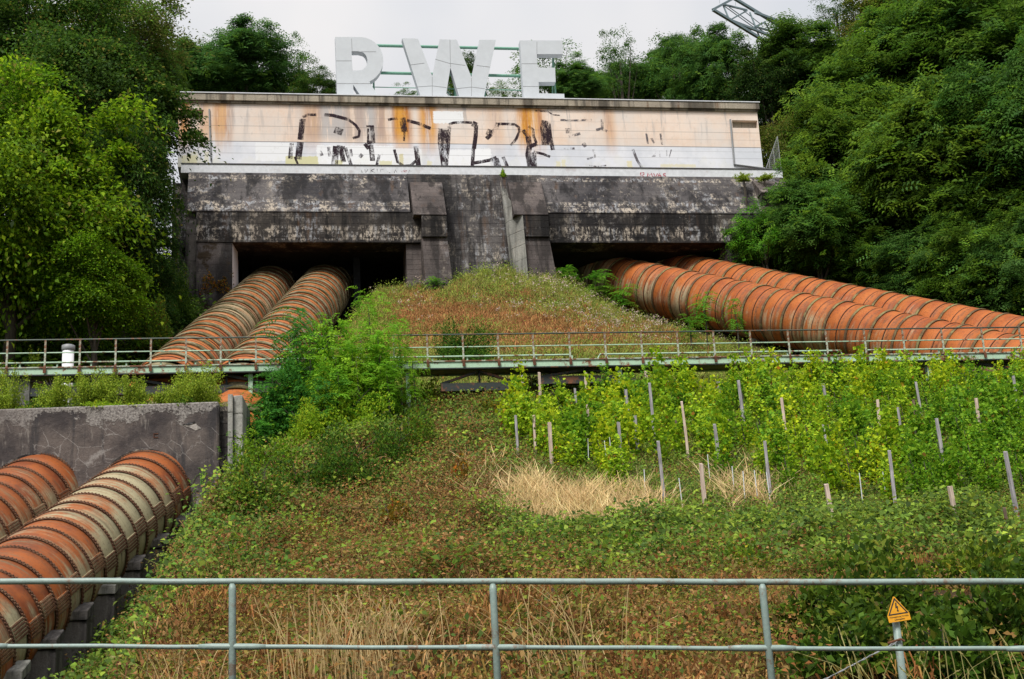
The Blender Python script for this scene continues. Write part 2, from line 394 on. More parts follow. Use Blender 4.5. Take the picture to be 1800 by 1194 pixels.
def grid_mesh(xs, ys):
    XX, YY = np.meshgrid(xs, ys); ZZ = ground(XX, YY)
    v = np.stack([XX.ravel(), YY.ravel(), ZZ.ravel()], 1)
    nx, ny = len(xs), len(ys); i, j = np.meshgrid(np.arange(nx - 1), np.arange(ny - 1)); k = (j * nx + i).ravel()
    f = np.stack([k, k + 1, k + nx + 1, k + nx], 1)
    return quads('hillside', v, f)
def quads(name, v, f, mat=None, col=None, smooth=False):
    me = bpy.data.meshes.new(name)
    v = np.ascontiguousarray(v, np.float32).reshape(-1, 3); f = np.ascontiguousarray(f, np.int32)
    n = f.shape[1]
    me.vertices.add(len(v)); me.vertices.foreach_set('co', v.ravel())
    me.loops.add(f.size); me.loops.foreach_set('vertex_index', f.ravel())
    me.polygons.add(len(f)); me.polygons.foreach_set('loop_start', np.arange(0, f.size, n, dtype=np.int32))
    me.polygons.foreach_set('loop_total', np.full(len(f), n, np.int32))
    if smooth: me.polygons.foreach_set('use_smooth', np.ones(len(f), bool))
    if col is not None:
        at_ = me.attributes.new('col', 'FLOAT_COLOR', 'POINT')
        c4 = np.ones((len(v), 4), np.float32); c4[:, :3] = col
        at_.data.foreach_set('color', c4.ravel())
    if mat: me.materials.append(mat)
    me.update(calc_edges=True); return me
gx = np.concatenate([np.linspace(-260, -42, 12), np.arange(-40, 46, .5), np.linspace(48, 260, 12)])
gy = np.concatenate([np.linspace(-120, 7, 8), np.arange(8, 104, .5), np.linspace(106, 400, 16)])
hill = grid_mesh(gx, gy); hill.materials.append(M['soil'])
for p in hill.polygons: p.use_smooth = True
tag(link('hillside', hill), kind='structure')

# ------------------------------------------------------------------ valve house: upper wall, hoods, buttresses
BY = math.radians(9.5); BD = 80.0
cb, sb = math.cos(BY), math.sin(BY)
def bl(px, py, off=0.0):
    """photograph pixel -> (u, w) on the plane 'off' metres in front of the painted wall"""
    d = ray(px, py); n = Vector((-sb, cb, 0)); t = (BD * cb - off) / n.dot(d); p = d * t
    return p.x * cb + (p.y - BD) * sb, p.z
house = empty('valve_house', (0, BD, 0), BY)
tag(house, 'long concrete valve house with a graffiti covered peach and white wall above dark stained hoods', 'building')
uL = bl(313, 230)[0]; uR = bl(1336, 245)[0]
wT = (bl(313, 163)[1] + bl(1335, 183)[1]) / 2
wC = wT - 0.5                                             # underside of cornice
wB = (bl(340, 291, .0)[1] + bl(1300, 305, .0)[1]) / 2      # foot of painted wall
wS = (bl(340, 302, .55)[1] + bl(1300, 314, .55)[1]) / 2    # foot of ledge
wM = (bl(360, 362, 2.0)[1] + bl(1250, 381, 2.0)[1]) / 2    # lower edge of the sloping hoods
wO = (bl(410, 414, 2.0)[1] + bl(1250, 437, 2.0)[1]) / 2    # top of openings
wG = 20.0
def wall_paint():
    g = NG('painted_wall', 0.85, 0.2); c = g.co(); x, y, z = g.xyz(c)
    wsplit = (bl(600, 250)[1] + bl(1200, 259)[1]) / 2
    n = g.noise(c, 0.5, 5, 0.65); fine = g.noise(c, 7, 5, 0.75)
    peach = g.mix(g.step(n, 0.35, 0.65), (0.66, 0.51, 0.41), (0.72, 0.60, 0.515))
    peach = g.mix(g.step(fine, 0.45, 0.7, 0, .5), peach, (0.70, 0.64, 0.58))
    fade = g.noise(g.vm('ADD', c, (5, 0, 12)), 0.22, 4, 0.6)
    peach = g.mix(g.step(fade, 0.45, 0.62, 0, .65), peach, (0.60, 0.56, 0.53))
    white = g.mix(g.step(n, 0.35, 0.65), (0.55, 0.57, 0.62), (0.66, 0.67, 0.71))
    topm = g.step(z, wsplit, wsplit + 0.04)
    col = g.mix(topm, white, peach)
    vs = g.vm('MULTIPLY', c, (1.7, 0, 0.16)); st = g.noise(vs, 1.0, 5, 0.7)
    vs2 = g.noise(g.vm('ADD', vs, (31, 0, 4)), 1.0, 5, 0.7)
    fall = g.step(z, wsplit - 1.0, wC)
    col = g.mix(g.mul(g.step(st, 0.52, 0.64, 0, .7), fall), col, (0.33, 0.32, 0.32))
    grz = g.mul(g.band(x, (bl(620, 210)[0]), 2.0, 2.0), g.step(vs2, .42, .5, 0, .75), g.step(z, wsplit - .2, wsplit + .6))
    col = g.mix(grz, col, (0.36, 0.36, 0.37))
    rz = None
    for pu, half, a in ((322, 8, .9), (390, 16, .7), (360, 3, .5), (548, 14, .45), (706, 17, 1), (752, 14, .9), (925, 14, 1), (942, 12, .8), (672, 8, .4), (625, 20, .25), (870, 14, .3), (1071, 3, .5)):
        u0 = bl(pu, 210)[0]; k = g.mul(g.band(x, u0, half / 60, 0.55), a)
        rz = k if rz is None else g.math('MAXIMUM', rz, k)
    rs = g.mul(rz, g.step(vs2, 0.30, 0.52), g.step(z, wsplit - 1.2, wsplit + 1.0), g.step(fine, 0.2, 0.5, 0.7, 1.0))
    col = g.mix(rs, col, g.mix(g.step(st, 0.4, 0.6), (0.60, 0.29, 0.05), (0.42, 0.16, 0.03)))
    # roller-painted patches
    for (x0, y0, x1, y1, cc, a) in ((450, 252, 518, 282, (.72, .73, .75), .95), (558, 258, 690, 294, (.74, .75, .77), .95), (788, 265, 860, 300, (.74, .75, .77), .9), (763, 197, 813, 216, (.72, .73, .74), 1), (680, 262, 740, 300, (.72, .73, .75), .7), (832, 262, 862, 284, (.76, .77, .79), .9), (503, 276, 558, 293, (.56, .54, .30), .9), (590, 282, 601, 294, (.56, .54, .30), .8), (668, 284, 688, 296, (.58, .56, .33), .8), (703, 272, 708, 296, (.52, .46, .2), .7), (752, 284, 758, 298, (.6, .56, .32), .6), (1104, 284, 1110, 300, (.62, .56, .3), .7), (979, 284, 984, 299, (.62, .57, .33), .6), (989, 282, 993, 299, (.62, .57, .33), .6), (320, 274, 345, 288, (.58, .55, .36), .7), (360, 268, 366, 284, (.58, .55, .36), .6), (1162, 290, 1222, 293, (.62, .56, .33), .6)):
        ua, wa = bl(x0, y1); ub, wb = bl(x1, y0)
        xx = g.math('ADD', x, g.mul(g.math('SUBTRACT', fine, .5), .35)); zz = g.math('ADD', z, g.mul(g.math('SUBTRACT', fine, .5), .35))
        k = g.mul(g.band(xx, (ua + ub) / 2, (ub - ua) / 2, .06), g.band(zz, (wa + wb) / 2, (wb - wa) / 2, .06), a)
        col = g.mix(k, col, cc)
    ye = g.noise(g.vm('MULTIPLY', c, (0.9, 0, 0.5)), 1.0, 4, 0.6)
    yk = g.mul(g.step(g.math('ADD', ye, g.mul(g.math('SUBTRACT', wB + 0.55, z), 0.22)), 0.5, 0.56), g.step(z, wB + 1.0, wB + 1.4, 1, 0), g.step(x, bl(340, 290)[0], bl(420, 290)[0], .5, .12))
    col = g.mix(g.mul(yk, .75), col, (0.55, 0.52, 0.26))
    for k_, dpt in ((wsplit, .8), (wsplit + 1.0, .35), (wsplit - .75, .25), (wsplit + 2.2, .2), (wsplit - .3, .2), (wsplit + .5, .18), (wsplit + 1.6, .15)):
        col = g.mix(g.mul(g.band(z, k_, 0.012, 0.025), dpt), col, (0.12, 0.11, 0.1))
    dirt = g.noise(g.vm('ADD', c, (3, 0, 8)), 2.2, 6, 0.8)
    col = g.mix(g.step(dirt, 0.56, 0.75, 0, 0.45), col, (0.22, 0.2, 0.18))
    g.bump(g.math('ADD', fine, dirt), 0.25, 0.02)
    return g.done(col)
M['wall_paint'] = wall_paint()
# upper wall with two shallow recesses (vents)
recs = []
for (x0, y0, x1, y1) in ((316, 193, 357, 207), (1288, 212, 1331, 225)):
    ua, wa = bl(x0, y1); ub, wb = bl(x1, y0); recs.append((ua, ub, wa, wb))
mb = MB()
us = [uL] + [k for r in recs for k in (r[0], r[1])] + [uR]
for i in range(5):
    a, b = us[i], us[i + 1]
    if i in (1, 3):
        r = recs[i // 2]
        mb.box((a, 0, wB), (b, .35, r[2])); mb.box((a, 0, r[3]), (b, .35, wC))
    else: mb.box((a, 0, wB), (b, .35, wC))
mb.box((uL, .35, wB), (uR, 9.0, wC))
mb.build('upper_wall', M['wall_paint'], house)
for r in recs:
    MB().box((r[0] + .003, .3, r[2] + .003), (r[1] - .003, .349, r[3] - .003)).build('vent_recess', M['cornice'], house)
MB().box((uL - .12, -.22, wC), (uR + .12, 9.2, wT - .06)).box((uL - .05, -.1, wC - .12), (uR + .05, -.002, wC - .002)).build('cornice', M['cornice'], house, bevel=.015)
MB().box((uL - .16, -.27, wT - .058), (uR + .16, 9.25, wT)).build('roof_edge', M['white_paint'], house)
uLl = bl(318, 296, .55)[0]; uRl = bl(1376, 310, .55)[0]
MB().box((uLl, -.55, wS), (uRl, 9.0, wB - .05)).build('ledge', M['white_paint'], house)
MB().box((uLl, -.6, wB - .048), (uRl + .03, -.003, wB - .001)).build('ledge_flashing', M['dark_seam'], house)
# back mass and centre wall
hood_L0 = bl(330, 340, 1.2)[0]; hood_L1 = bl(718, 345, 1.2)[0]
hood_R0 = bl(965, 400, 2.0)[0]; hood_R1 = bl(1385, 350, 1.2)[0]
def hood(u0, u1):
    return MB().prism([(-.3, wS - .003), (-.62, wS - .003), (-2.0, wM), (-2.0, wM - .06), (-.3, wM - .06)], u0, u1)
def lintel(u0, u1):
    return MB().prism([(-.3, wM - .063), (-1.96, wM - .063), (-1.96, wO), (-.3, wO)], u0, u1)
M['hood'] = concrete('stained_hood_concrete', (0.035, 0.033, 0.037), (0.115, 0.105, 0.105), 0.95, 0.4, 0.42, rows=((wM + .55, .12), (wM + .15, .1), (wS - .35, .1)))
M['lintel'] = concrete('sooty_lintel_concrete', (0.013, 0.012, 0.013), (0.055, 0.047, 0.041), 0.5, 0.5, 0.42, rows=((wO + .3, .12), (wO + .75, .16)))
hood(hood_L0, hood_L1).build('sloped_hood', M['hood'], house)
hood(hood_R0 - .3, hood_R1).build('sloped_hood', M['hood'], house)
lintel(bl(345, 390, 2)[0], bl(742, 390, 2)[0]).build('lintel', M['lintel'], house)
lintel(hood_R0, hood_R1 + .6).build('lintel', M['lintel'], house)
cw0, cw1 = hood_L1, hood_R0
MB().prism([(0.0, wS - .004), (-.66, wS - .004), (-1.1, wO), (-1.5, wG), (0.0, wG)], cw0, cw1).build('centre_wall', M['concrete'], house)
# brackets and piers: (top/front/left splay) buttresses either side of the centre wall
def buttress(px0, px1, pxb1, splay, name='buttress'):
    u0 = bl(px0, 378, 2.6)[0]; u1 = bl(px1, 378, 2.6)[0]; ub = bl(pxb1, 470, 3)[0]
    wt = bl(px0, 318, 1.2)[1]; wm = bl(px0, 377, 2.6)[1]; wo = bl(px0, 415, 2.6)[1]
    b = empty(name, (0, 0, 0)); b.parent = house
    MB().prism([(-.3, wt), (-1.0, wt), (-2.6, wm), (-.3, wm)], u0 - splay, u1 - .05 * 0, splay * .0).build('sloped_cap', M['concrete_brown'], b)
    MB().prism([(-.3, wm - .003), (-2.55, wm - .003), (-2.55, wo), (-.3, wo)], u0, u1).build('front_panel', M['concrete_soot_shade'], b)
    mb = MB()
    n0 = [(-.3, wo - .003), (-2.35, wo - .003), (-3.6, wG), (-.3, wG)]
    vs = [(u0 - splay * .3, n0[0][0], n0[0][1]), (u0, *n0[1]), (u0 + .15, *n0[2]), (u0 - splay, *n0[3]),
          (u1, *n0[0]), (u1, *n0[1]), (ub + .5, *n0[2]), (ub + .5, *n0[3])]
    mb.add(vs, [(0, 1, 2, 3), (7, 6, 5, 4), (0, 4, 5, 1), (1, 5, 6, 2), (2, 6, 7, 3), (3, 7, 4, 0)]).build('battered_foot', M['concrete_brown'], b)
    return b, u0, u1, wt, wm, wo
b1 = buttress(741, 785, 790, .45)
b2 = buttress(919, 964, 980, .5)
# pale splayed cheek of the right-hand buttress
_, u0, u1, wt, wm, wo = b2
MB().add([(u0 - .95, -1.05, wt - .4), (u0 - .003, -2.6, wm - .1), (u0 + .10, -3.5, wG), (u0 - .35, -2.0, wG), (u0 - .6, -.9, wt - .4), (u0 - .003, -.9, wm - .1), (u0 + .1, -.9, wG), (u0 - .35, -.9, wG)],
         [(0, 1, 2, 3), (0, 4, 5, 1), (1, 5, 6, 2), (3, 7, 4, 0), (4, 7, 6, 5), (2, 6, 7, 3)]).build('splayed_cheek', M['concrete_pale'], b2[0])
# left pier, jambs, chamber
def up(px, py, off): return bl(px, py, off)[0]
pu0, pu1 = up(345, 450, 2.3), up(408, 440, 2.3)
MB().prism([(-.3, wO - .003), (-1.9, wO - .003), (-3.0, wG), (-.3, wG)], pu0, pu1, 0, 0).build('mossy_pier', M['concrete_pier'], house)
MB().add([(pu1 + .003, -1.85, wO - .05), (pu1 + .003, -2.6, wG), (pu1 + .4, -.4, wG), (pu1 + .25, -.4, wO - .05)], [(0, 1, 2, 3)]).build('lit_jamb_face', M['clean_white'], house)  # inner face catching light; its brightness is put in as white colour
MB().box((up(326, 400, 1.9), -1.7, wG), (pu0 - .01, .3, wM - .08)).build('board_marked_return', M['concrete_block'], house)
MB().box((up(300, 380, 0), 1.0, wG), (up(324, 380, 0), 4.0, wS - .01)).build('side_wing', M['concrete'], house)
jr0, jr1 = up(714, 450, 1.6), up(741, 450, 1.8)
MB().box((jr0, -1.7, wG), (jr1 - .02, .6, wO - .004)).build('jamb', M['concrete_brown'], house)
rj0 = up(1276, 450, 1.6)
MB().prism([(-.3, wO - .003), (-1.7, wO - .003), (-2.2, wG), (-.3, wG)], rj0, hood_R1 + .6).build('right_pier', M['concrete'], house)
# open chambers behind the two mouths: floor, back wall, side walls, soffit
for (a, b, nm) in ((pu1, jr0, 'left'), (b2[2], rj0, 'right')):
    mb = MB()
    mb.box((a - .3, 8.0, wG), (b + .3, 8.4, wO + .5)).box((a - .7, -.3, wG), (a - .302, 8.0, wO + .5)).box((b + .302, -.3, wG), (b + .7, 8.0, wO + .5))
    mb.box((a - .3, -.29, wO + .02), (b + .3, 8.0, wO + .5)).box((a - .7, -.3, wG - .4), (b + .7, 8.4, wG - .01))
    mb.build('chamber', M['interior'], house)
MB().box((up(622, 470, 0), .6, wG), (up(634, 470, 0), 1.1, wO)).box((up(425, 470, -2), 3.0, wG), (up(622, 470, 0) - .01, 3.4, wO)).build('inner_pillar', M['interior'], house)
MB().box((uLl, .36, wO + .51), (uRl, 8.9, wS - .01)).build('core', M['concrete'], house)
# end bracket on the far right
e0, e1 = up(1338, 340, 2.2), up(1392, 340, 1.8)
eb = empty('end_bracket'); eb.parent = house
MB().prism([(-.3, bl(1345, 317, 1.0)[1]), (-.9, bl(1345, 317, 1.0)[1]), (-2.3, bl(1345, 338, 2.3)[1]), (-.3, bl(1345, 338, 2.3)[1])], e0, e1).build('sloped_cap', M['concrete_brown'], eb)
MB().prism([(-.3, bl(1345, 338, 2.3)[1] - .003), (-2.2, bl(1345, 338, 2.3)[1] - .003), (-1.75, bl(1345, 357, 2.3)[1]), (-2.4, bl(1345, 382, 2.3)[1]), (-.3, bl(1345, 382, 2.3)[1])], e0 + .05, e1).build('broken_front', M['concrete_pier'], eb)
# drain pipes
for pts in (((368, 193), (371, 283)),):
    MB().tube([(bl(*p)[0], -.06, bl(*p)[1]) for p in pts], .05).build('drain_pipe', M['wire'], house)
MB().tube([(bl(*p)[0], -.07, bl(*p)[1]) for p in ((1283, 211), (1290, 290), (1344, 297))], .06).build('drain_pipe', M['wire'], house)
# graffiti: thin coats of spray on the wall
def spray_mat(name, col, cover):
    g = NG(name, 0.9, 0.05); c = g.co()
    n = g.noise(g.vm('MULTIPLY', c, (14, 14, 8)), 1.0, 8, 0.8); n3 = g.noise(g.vm('MULTIPLY', c, (2.2, 2.2, 0.9)), 1.0, 4, 0.6)
    g.put(g.b.inputs['Alpha'], g.mul(g.step(g.math('ADD', n, g.mul(g.math('SUBTRACT', n3, .5), .9)), cover - .08, cover + .16), g.step(n3, .3, .6, .6, .95)))
    return g.done(col)
M['spray'] = spray_mat('flaking_black_spray', (0.032, 0.022, 0.028), 0.40)
M['spray_thin'] = spray_mat('faded_grey_spray', (0.12, 0.11, 0.12), 0.46)
M['spray_red'] = spray_mat('red_spray_tag', (0.42, 0.05, 0.07), 0.38)
def strokes(name, lst, mat, off, scl=1.0):
    k = 0
    for pts, w in lst:
        mb = MB()
        p = [Vector((*bl(x, y, off), 0)) for x, y in pts]; hw = w / 2 * 80 / FPX * scl * 1.35
        k += 1
        L, Rr = [], []
        for i, q in enumerate(p):
            t = (p[min(i + 1, len(p) - 1)] - p[max(i - 1, 0)]).normalized(); nn = Vector((-t.y, t.x, 0))
            L.append(q + nn * hw); Rr.append(q - nn * hw)
        f = -off - .003 - .0006 * (k % 9)
        vs = [(a.x, f, a.y) for a in L] + [(a.x, f, a.y) for a in Rr]; n = len(p)
        mb.add(vs, [(i, i + 1, n + i + 1, n + i) for i in range(n - 1)]).build(name, mat, house)
S = [([(532,209),(530,228),(528,246)],8), ([(528,250),(524,280)],9), ([(513,252),(510,279)],6), ([(518,276),(524,290)],3), ([(532,206),(541,202),(556,202)],4), ([(570,202),(585,203),(600,207),(612,210)],5),
     ([(612,210),(625,220),(632,230),(631,240),(620,243)],4), ([(588,228),(602,233)],10), ([(591,257),(588,291)],9), ([(592,258),(606,260)],5), ([(607,260),(613,278),(618,293)],5), ([(599,262),(604,285)],7),
     ([(644,222),(657,222)],3), ([(654,222),(656,252)],6), ([(647,226),(647,250)],3), ([(645,251),(657,250)],6), ([(641,253),(648,262)],5), ([(652,255),(655,283)],7), ([(667,272),(662,292)],4),
     ([(682,211),(690,209),(699,209)],4), ([(707,207),(711,232)],9), ([(711,232),(710,248)],3), ([(715,212),(735,217),(757,226)],5), ([(693,263),(699,285),(710,292),(722,291),(731,283)],4), ([(731,257),(736,294)],7),
     ([(774,226),(773,250),(780,296)],6), ([(790,222),(788,255),(784,296)],5), ([(782,228),(781,285)],10), ([(789,219),(797,216),(815,215),(830,216)],4), ([(830,217),(838,221)],9), ([(837,220),(836,240),(833,262)],6),
     ([(832,262),(830,297)],5), ([(855,244),(864,236),(872,226),(875,216)],6), ([(858,238),(862,228)],8), ([(875,218),(890,218),(905,219)],4), ([(905,219),(912,224),(913,232),(907,245),(898,256)],4), ([(832,287),(860,282),(873,277)],5),
     ([(870,279),(877,297)],10), ([(884,276),(894,298)],5), ([(928,240),(931,256),(928,272),(933,298)],8), ([(919,229),(930,242)],6), ([(929,222),(937,228),(938,240),(943,252)],4), ([(930,258),(944,253)],6),
     ([(938,268),(940,298)],7), ([(938,267),(955,271),(967,276)],4), ([(958,212),(956,226),(959,255)],11), ([(964,216),(967,240),(972,264)],6), ([(941,195),(962,196),(972,202),(984,203)],2), ([(650,255),(652,262)],5)]
strokes('graffiti_stroke', S, M['spray'], 0.0, 1.0)
S2 = [([(1112,262),(1120,282),(1131,299)],4), ([(1043,263),(1046,276),(1032,280)],3), ([(994,230),(1005,230)],8), ([(1000,240),(1020,235)],4), ([(985,211),(1005,212),(1040,211)],3), ([(1058,210),(1059,226)],4), ([(1048,229),(1057,226),(1067,231)],4),
      ([(1136,235),(1139,253)],3), ([(1145,243),(1150,252)],3), ([(1161,235),(1164,255)],3), ([(1036,291),(1050,293),(1066,291)],2), ([(1025,252),(1030,258)],6), ([(1146,264),(1154,262),(1152,270),(1146,276),(1153,274)],1.6), ([(1160,264),(1160,276)],1.6),
      ([(1172,264),(1172,275)],1.6), ([(1180,263),(1176,278)],1.6), ([(990,262),(1010,261)],3), ([(560,262),(566,274)],5), ([(578,258),(580,275)],5), ([(616,262),(618,275)],4), ([(632,272),(637,276)],6)]
strokes('graffiti_stroke', S2, M['spray_thin'], 0.0)
T = [([(1126,303.5),(1126,312)],1.5), ([(1126,304),(1132,304),(1132,307),(1127,308),(1134,311),(1127,312)],1.4), ([(1138,312),(1139,304.5),(1142,309),(1145,304.5),(1147,312)],1.4), ([(1149,305),(1152,312),(1156,305)],1.4), ([(1156,312),(1159,305),(1163,312)],1.4), ([(1157,309),(1162,309)],1.3),
     ([(1170,305.5),(1166,306),(1166,308),(1170,309.5),(1169,311.5),(1165,311.5)],1.4), ([(709,299),(713,303)],2), ([(705,302),(715,300)],1.5)]
strokes('graffiti_stroke', T, M['spray_red'], 0.55)
T2 = [([(634,297),(637,304)],1), ([(641,297),(643,304),(647,297)],1), ([(652,297),(652,304)],1), ([(652,300),(658,297)],1), ([(652,300),(659,304)],1), ([(663,297),(663,304)],1), ([(669,304),(669,298),(674,298)],1), ([(684,299),(681,302),(686,304)],1), ([(693,304),(695,299),(698,304)],1), ([(718,304),(720,299),(722,303),(726,299)],1)]
strokes('graffiti_stroke', T2, M['spray_thin'], 0.55)

# ------------------------------------------------------------------ rooftop sign
sign = empty('rooftop_sign', (0, BD, .15), BY)
tag(sign, 'white sheet metal rooftop sign of three giant capital letters on green rails', 'sign')
SO = -0.5                                        # front of the letters, behind the wall face
def extrude(name, outlines, d, mat, parent):
    """polygon with holes -> prism; outlines in (u, w); first outer, others holes"""
    bm = bmesh.new(); es = []
    for ol in outlines:
        vs = [bm.verts.new((u, 0, w)) for u, w in ol]
        es += [bm.edges.new((vs[i], vs[(i + 1) % len(vs)])) for i in range(len(vs))]
    bmesh.ops.triangle_fill(bm, use_beauty=True, edges=es)
    if not bm.faces: raise RuntimeError(name)
    r = bmesh.ops.extrude_face_region(bm, geom=bm.faces[:])
    for v in [e for e in r['geom'] if isinstance(e, bmesh.types.BMVert)]: v.co.y += d
    bmesh.ops.recalc_face_normals(bm, faces=bm.faces)
    me = bpy.data.meshes.new(name); bm.to_mesh(me); bm.free(); me.materials.append(mat)
    return me
def lp(l, y=SO): return [bl(x, yy, y) for x, yy in l]
def arc(cx, cy, rx, ry, a0, a1, n): return [(cx + rx * math.cos(math.radians(a0 + (a1 - a0) * i / n)), cy - ry * math.sin(math.radians(a0 + (a1 - a0) * i / n))) for i in range(n + 1)]
R_out = [(589,69),(627,69)] + arc(632,110,42,41,85,-65,14) + [(651,151),(669,178),(637,177),(621,153),(622,176),(593,176)]
R_hole = [(618,94),(630,94)] + arc(631,111,15,17,60,-80,8) + [(620,128)]
W_out = [(707,71),(735,72),(760,138),(773,73),(803,74),(829,140),(843,74),(872,74),(850,179),(809,179),(792,123),(783,178),(741,178)]
E_out = [(914,75),(989,75),(990,99),(944,99),(945,123),(976,123),(977,148),(947,148),(948,168),(992,169),(993,181),(921,181)]
for nm, ols in (('letter', [R_out, R_hole]), ('letter', [W_out]), ('letter', [E_out])):
    me = extrude(nm, [lp(o) for o in ols], .55, M['letter'], sign)
    me.transform(Matrix.Translation((0, -SO, 0)))
    link(nm, me, sign)
seams = [[(591,111),(618,111)], [(592,151),(652,151)], [(722,118),(746,115)], [(765,108),(789,115),(818,119)], [(838,119),(862,122)], [(731,157),(760,155),(785,158)], [(802,160),(829,157),(852,160)], [(760,139),(760,178)], [(829,141),(829,179)], [(791,74),(792,122)], [(618,72),(619,93)], [(917,116),(944,116)], [(919,156),(947,156)], [(944,77),(944,98)], [(661,95),(634,95)]]
for s_ in seams:
    mb = MB()
    for a, b in zip(s_, s_[1:]):
        ua, wa = bl(*a, SO); ub, wb = bl(*b, SO)
        mb.bar((ua, -SO - .002, wa), (ub, -SO - .002, wb), .012, .025)
    mb.build('panel_seam', M['wire'], sign)
for (x0, y0, x1, y1, r) in ((655, 84, 925, 90, .10), (660, 132, 925, 138, .10), (650, 157, 925, 163, .03)):
    a, b = bl(x0, y0, SO - .8), bl(x1, y1, SO - .8)
    MB().tube([(a[0], .5 + .8, a[1]), (b[0], .8 + .5, b[1])], r).build('support_rail', M['sign_green'], sign)
for x, y0, y1 in ((600, 80, 176), (655, 80, 176), (733, 84, 177), (798, 84, 178), (848, 84, 178), (932, 86, 180), (971, 84, 180)):
    a, b = bl(x, y0, SO - .75), bl(x + 3, y1, SO - .75)
    MB().box((a[0] - .05, 1.22, b[1] - .4), (a[0] + .05, 1.28, a[1])).build('support_post', M['sign_green'], sign)
    bk = bl(x, y1, SO)[0]
    MB().bar((a[0], 1.3, a[1] - .6), (a[0] + .1, 3.2, wT - .1), .08, .08).build('raking_strut', M['sign_green'], sign)
MB().bar((bl(785, 178, -1.3)[0], 1.4, wT), (bl(806, 148, -1.3)[0], 1.4, wT + 1.0), .06, .06).bar((bl(806, 178, -1.3)[0], 1.45, wT), (bl(786, 148, -1.3)[0], 1.45, wT + 1.0), .06, .06).build('cross_brace', M['sign_green'], sign)

# ------------------------------------------------------------------ fence panel at the end of the ledge
fence = empty('mesh_fence', (0, BD, 0), BY)
tag(fence, 'small blue grey wire mesh fence closing the right end of the white ledge', 'fence')
fa, fz = bl(1345, 304, .5); fb = bl(1374, 304, .5)[0]; ft = bl(1376, 240, .5)[1]
for k, (u, w) in enumerate(((fa, fz + .25), (fa + (fb - fa) * .33, fz + .9), (fa + (fb - fa) * .66, fz + 1.5), (fb, ft))):
    MB().tube([(u, -.48, wB - .05), (u, -.48, w)], .025).build('post', M['wire'], fence)
mb = MB(); N = 12
for k in range(N + 1):
    t = k / N; u = fa + (fb - fa) * t; top = fz + .1 + (ft - fz - .1) * t
    mb.bar((u, -.48, wB), (u, -.48, top), .012, .012)
    for s_ in (-1, 1):
        pass
for k in range(16):
    w = wB + .06 + k * (ft - wB) / 16; t = max(0, (w - fz) / (ft - fz))
    if t < .98: mb.bar((fa + (fb - fa) * t, -.475, w), (fb, -.475, w), .012, .012)
mb.bar((fa, -.48, fz + .1), (fb, -.48, ft), .04, .04)
mb.build('wire_mesh', M['wire'], fence)['kind'] = 'stuff'

# ------------------------------------------------------------------ steel lattice arm above the trees
lat = empty('lattice_arm', at(1420, 130, 118))
tag(lat, 'grey green steel lattice arm leaning out above the trees at the upper right', 'steel lattice')
def lrel(px, py, D): return at(px, py, D) - lat.location
ch = {'a': ((1253, 17, 112), (1460, 143, 124)), 'b': ((1290, -3, 116), (1490, 118, 128)), 'c': ((1288, -8, 112), (1442, 78, 124)), 'd': ((1272, 8, 115), (1440, 90, 128))}
for k_, w_ in (('a', .24), ('b', .24)):
    (p, q) = ch[k_]; MB().bar(lrel(*p), lrel(*q), w_, w_).build('chord', M['lattice'], lat)
MB().bar(lrel(1327, 22, 117), lrel(1470, 75, 126), .22, .22).build('chord', M['lattice'], lat)
MB().bar(lrel(1284, 36, 114), lrel(1430, 92, 124), .2, .2).build('chord', M['lattice'], lat)
MB().bar(lrel(*ch['a'][0]), lrel(*ch['b'][0]), .2, .2).build('end_bar', M['lattice'], lat)
for a, b, w in (((1271,9,114),(1282,35,114),.12), ((1284,35,114),(1313,19,117),.12), ((1271,8,115),(1313,18,117),.14), ((1272,10,115),(1330,52,118),.06), ((1318,22,117),(1328,47,117),.12), ((1328,47,117),(1345,39,118),.16), ((1312,56,118),(1328,47,117),.16), ((1328,48,117),(1337,70,120),.12),
               ((1282,13,115),(1345,58,120),.06), ((1306,18,116),(1340,45,119),.05), ((1345,40,118),(1370,85,122),.1), ((1327,47,118),(1375,60,122),.14), ((1265,6,114),(1265,-8,114),.03), ((1293,10,116),(1293,2,116),.03)):
    MB().bar(lrel(*a), lrel(*b), w, w).build('brace', M['lattice'], lat)
MB().bar(lrel(1420, 120, 124), lrel(1440, 260, 122), .5, .5).bar(lrel(1470, 100, 127), lrel(1452, 260, 124), .5, .5).build('mast', M['lattice'], lat)
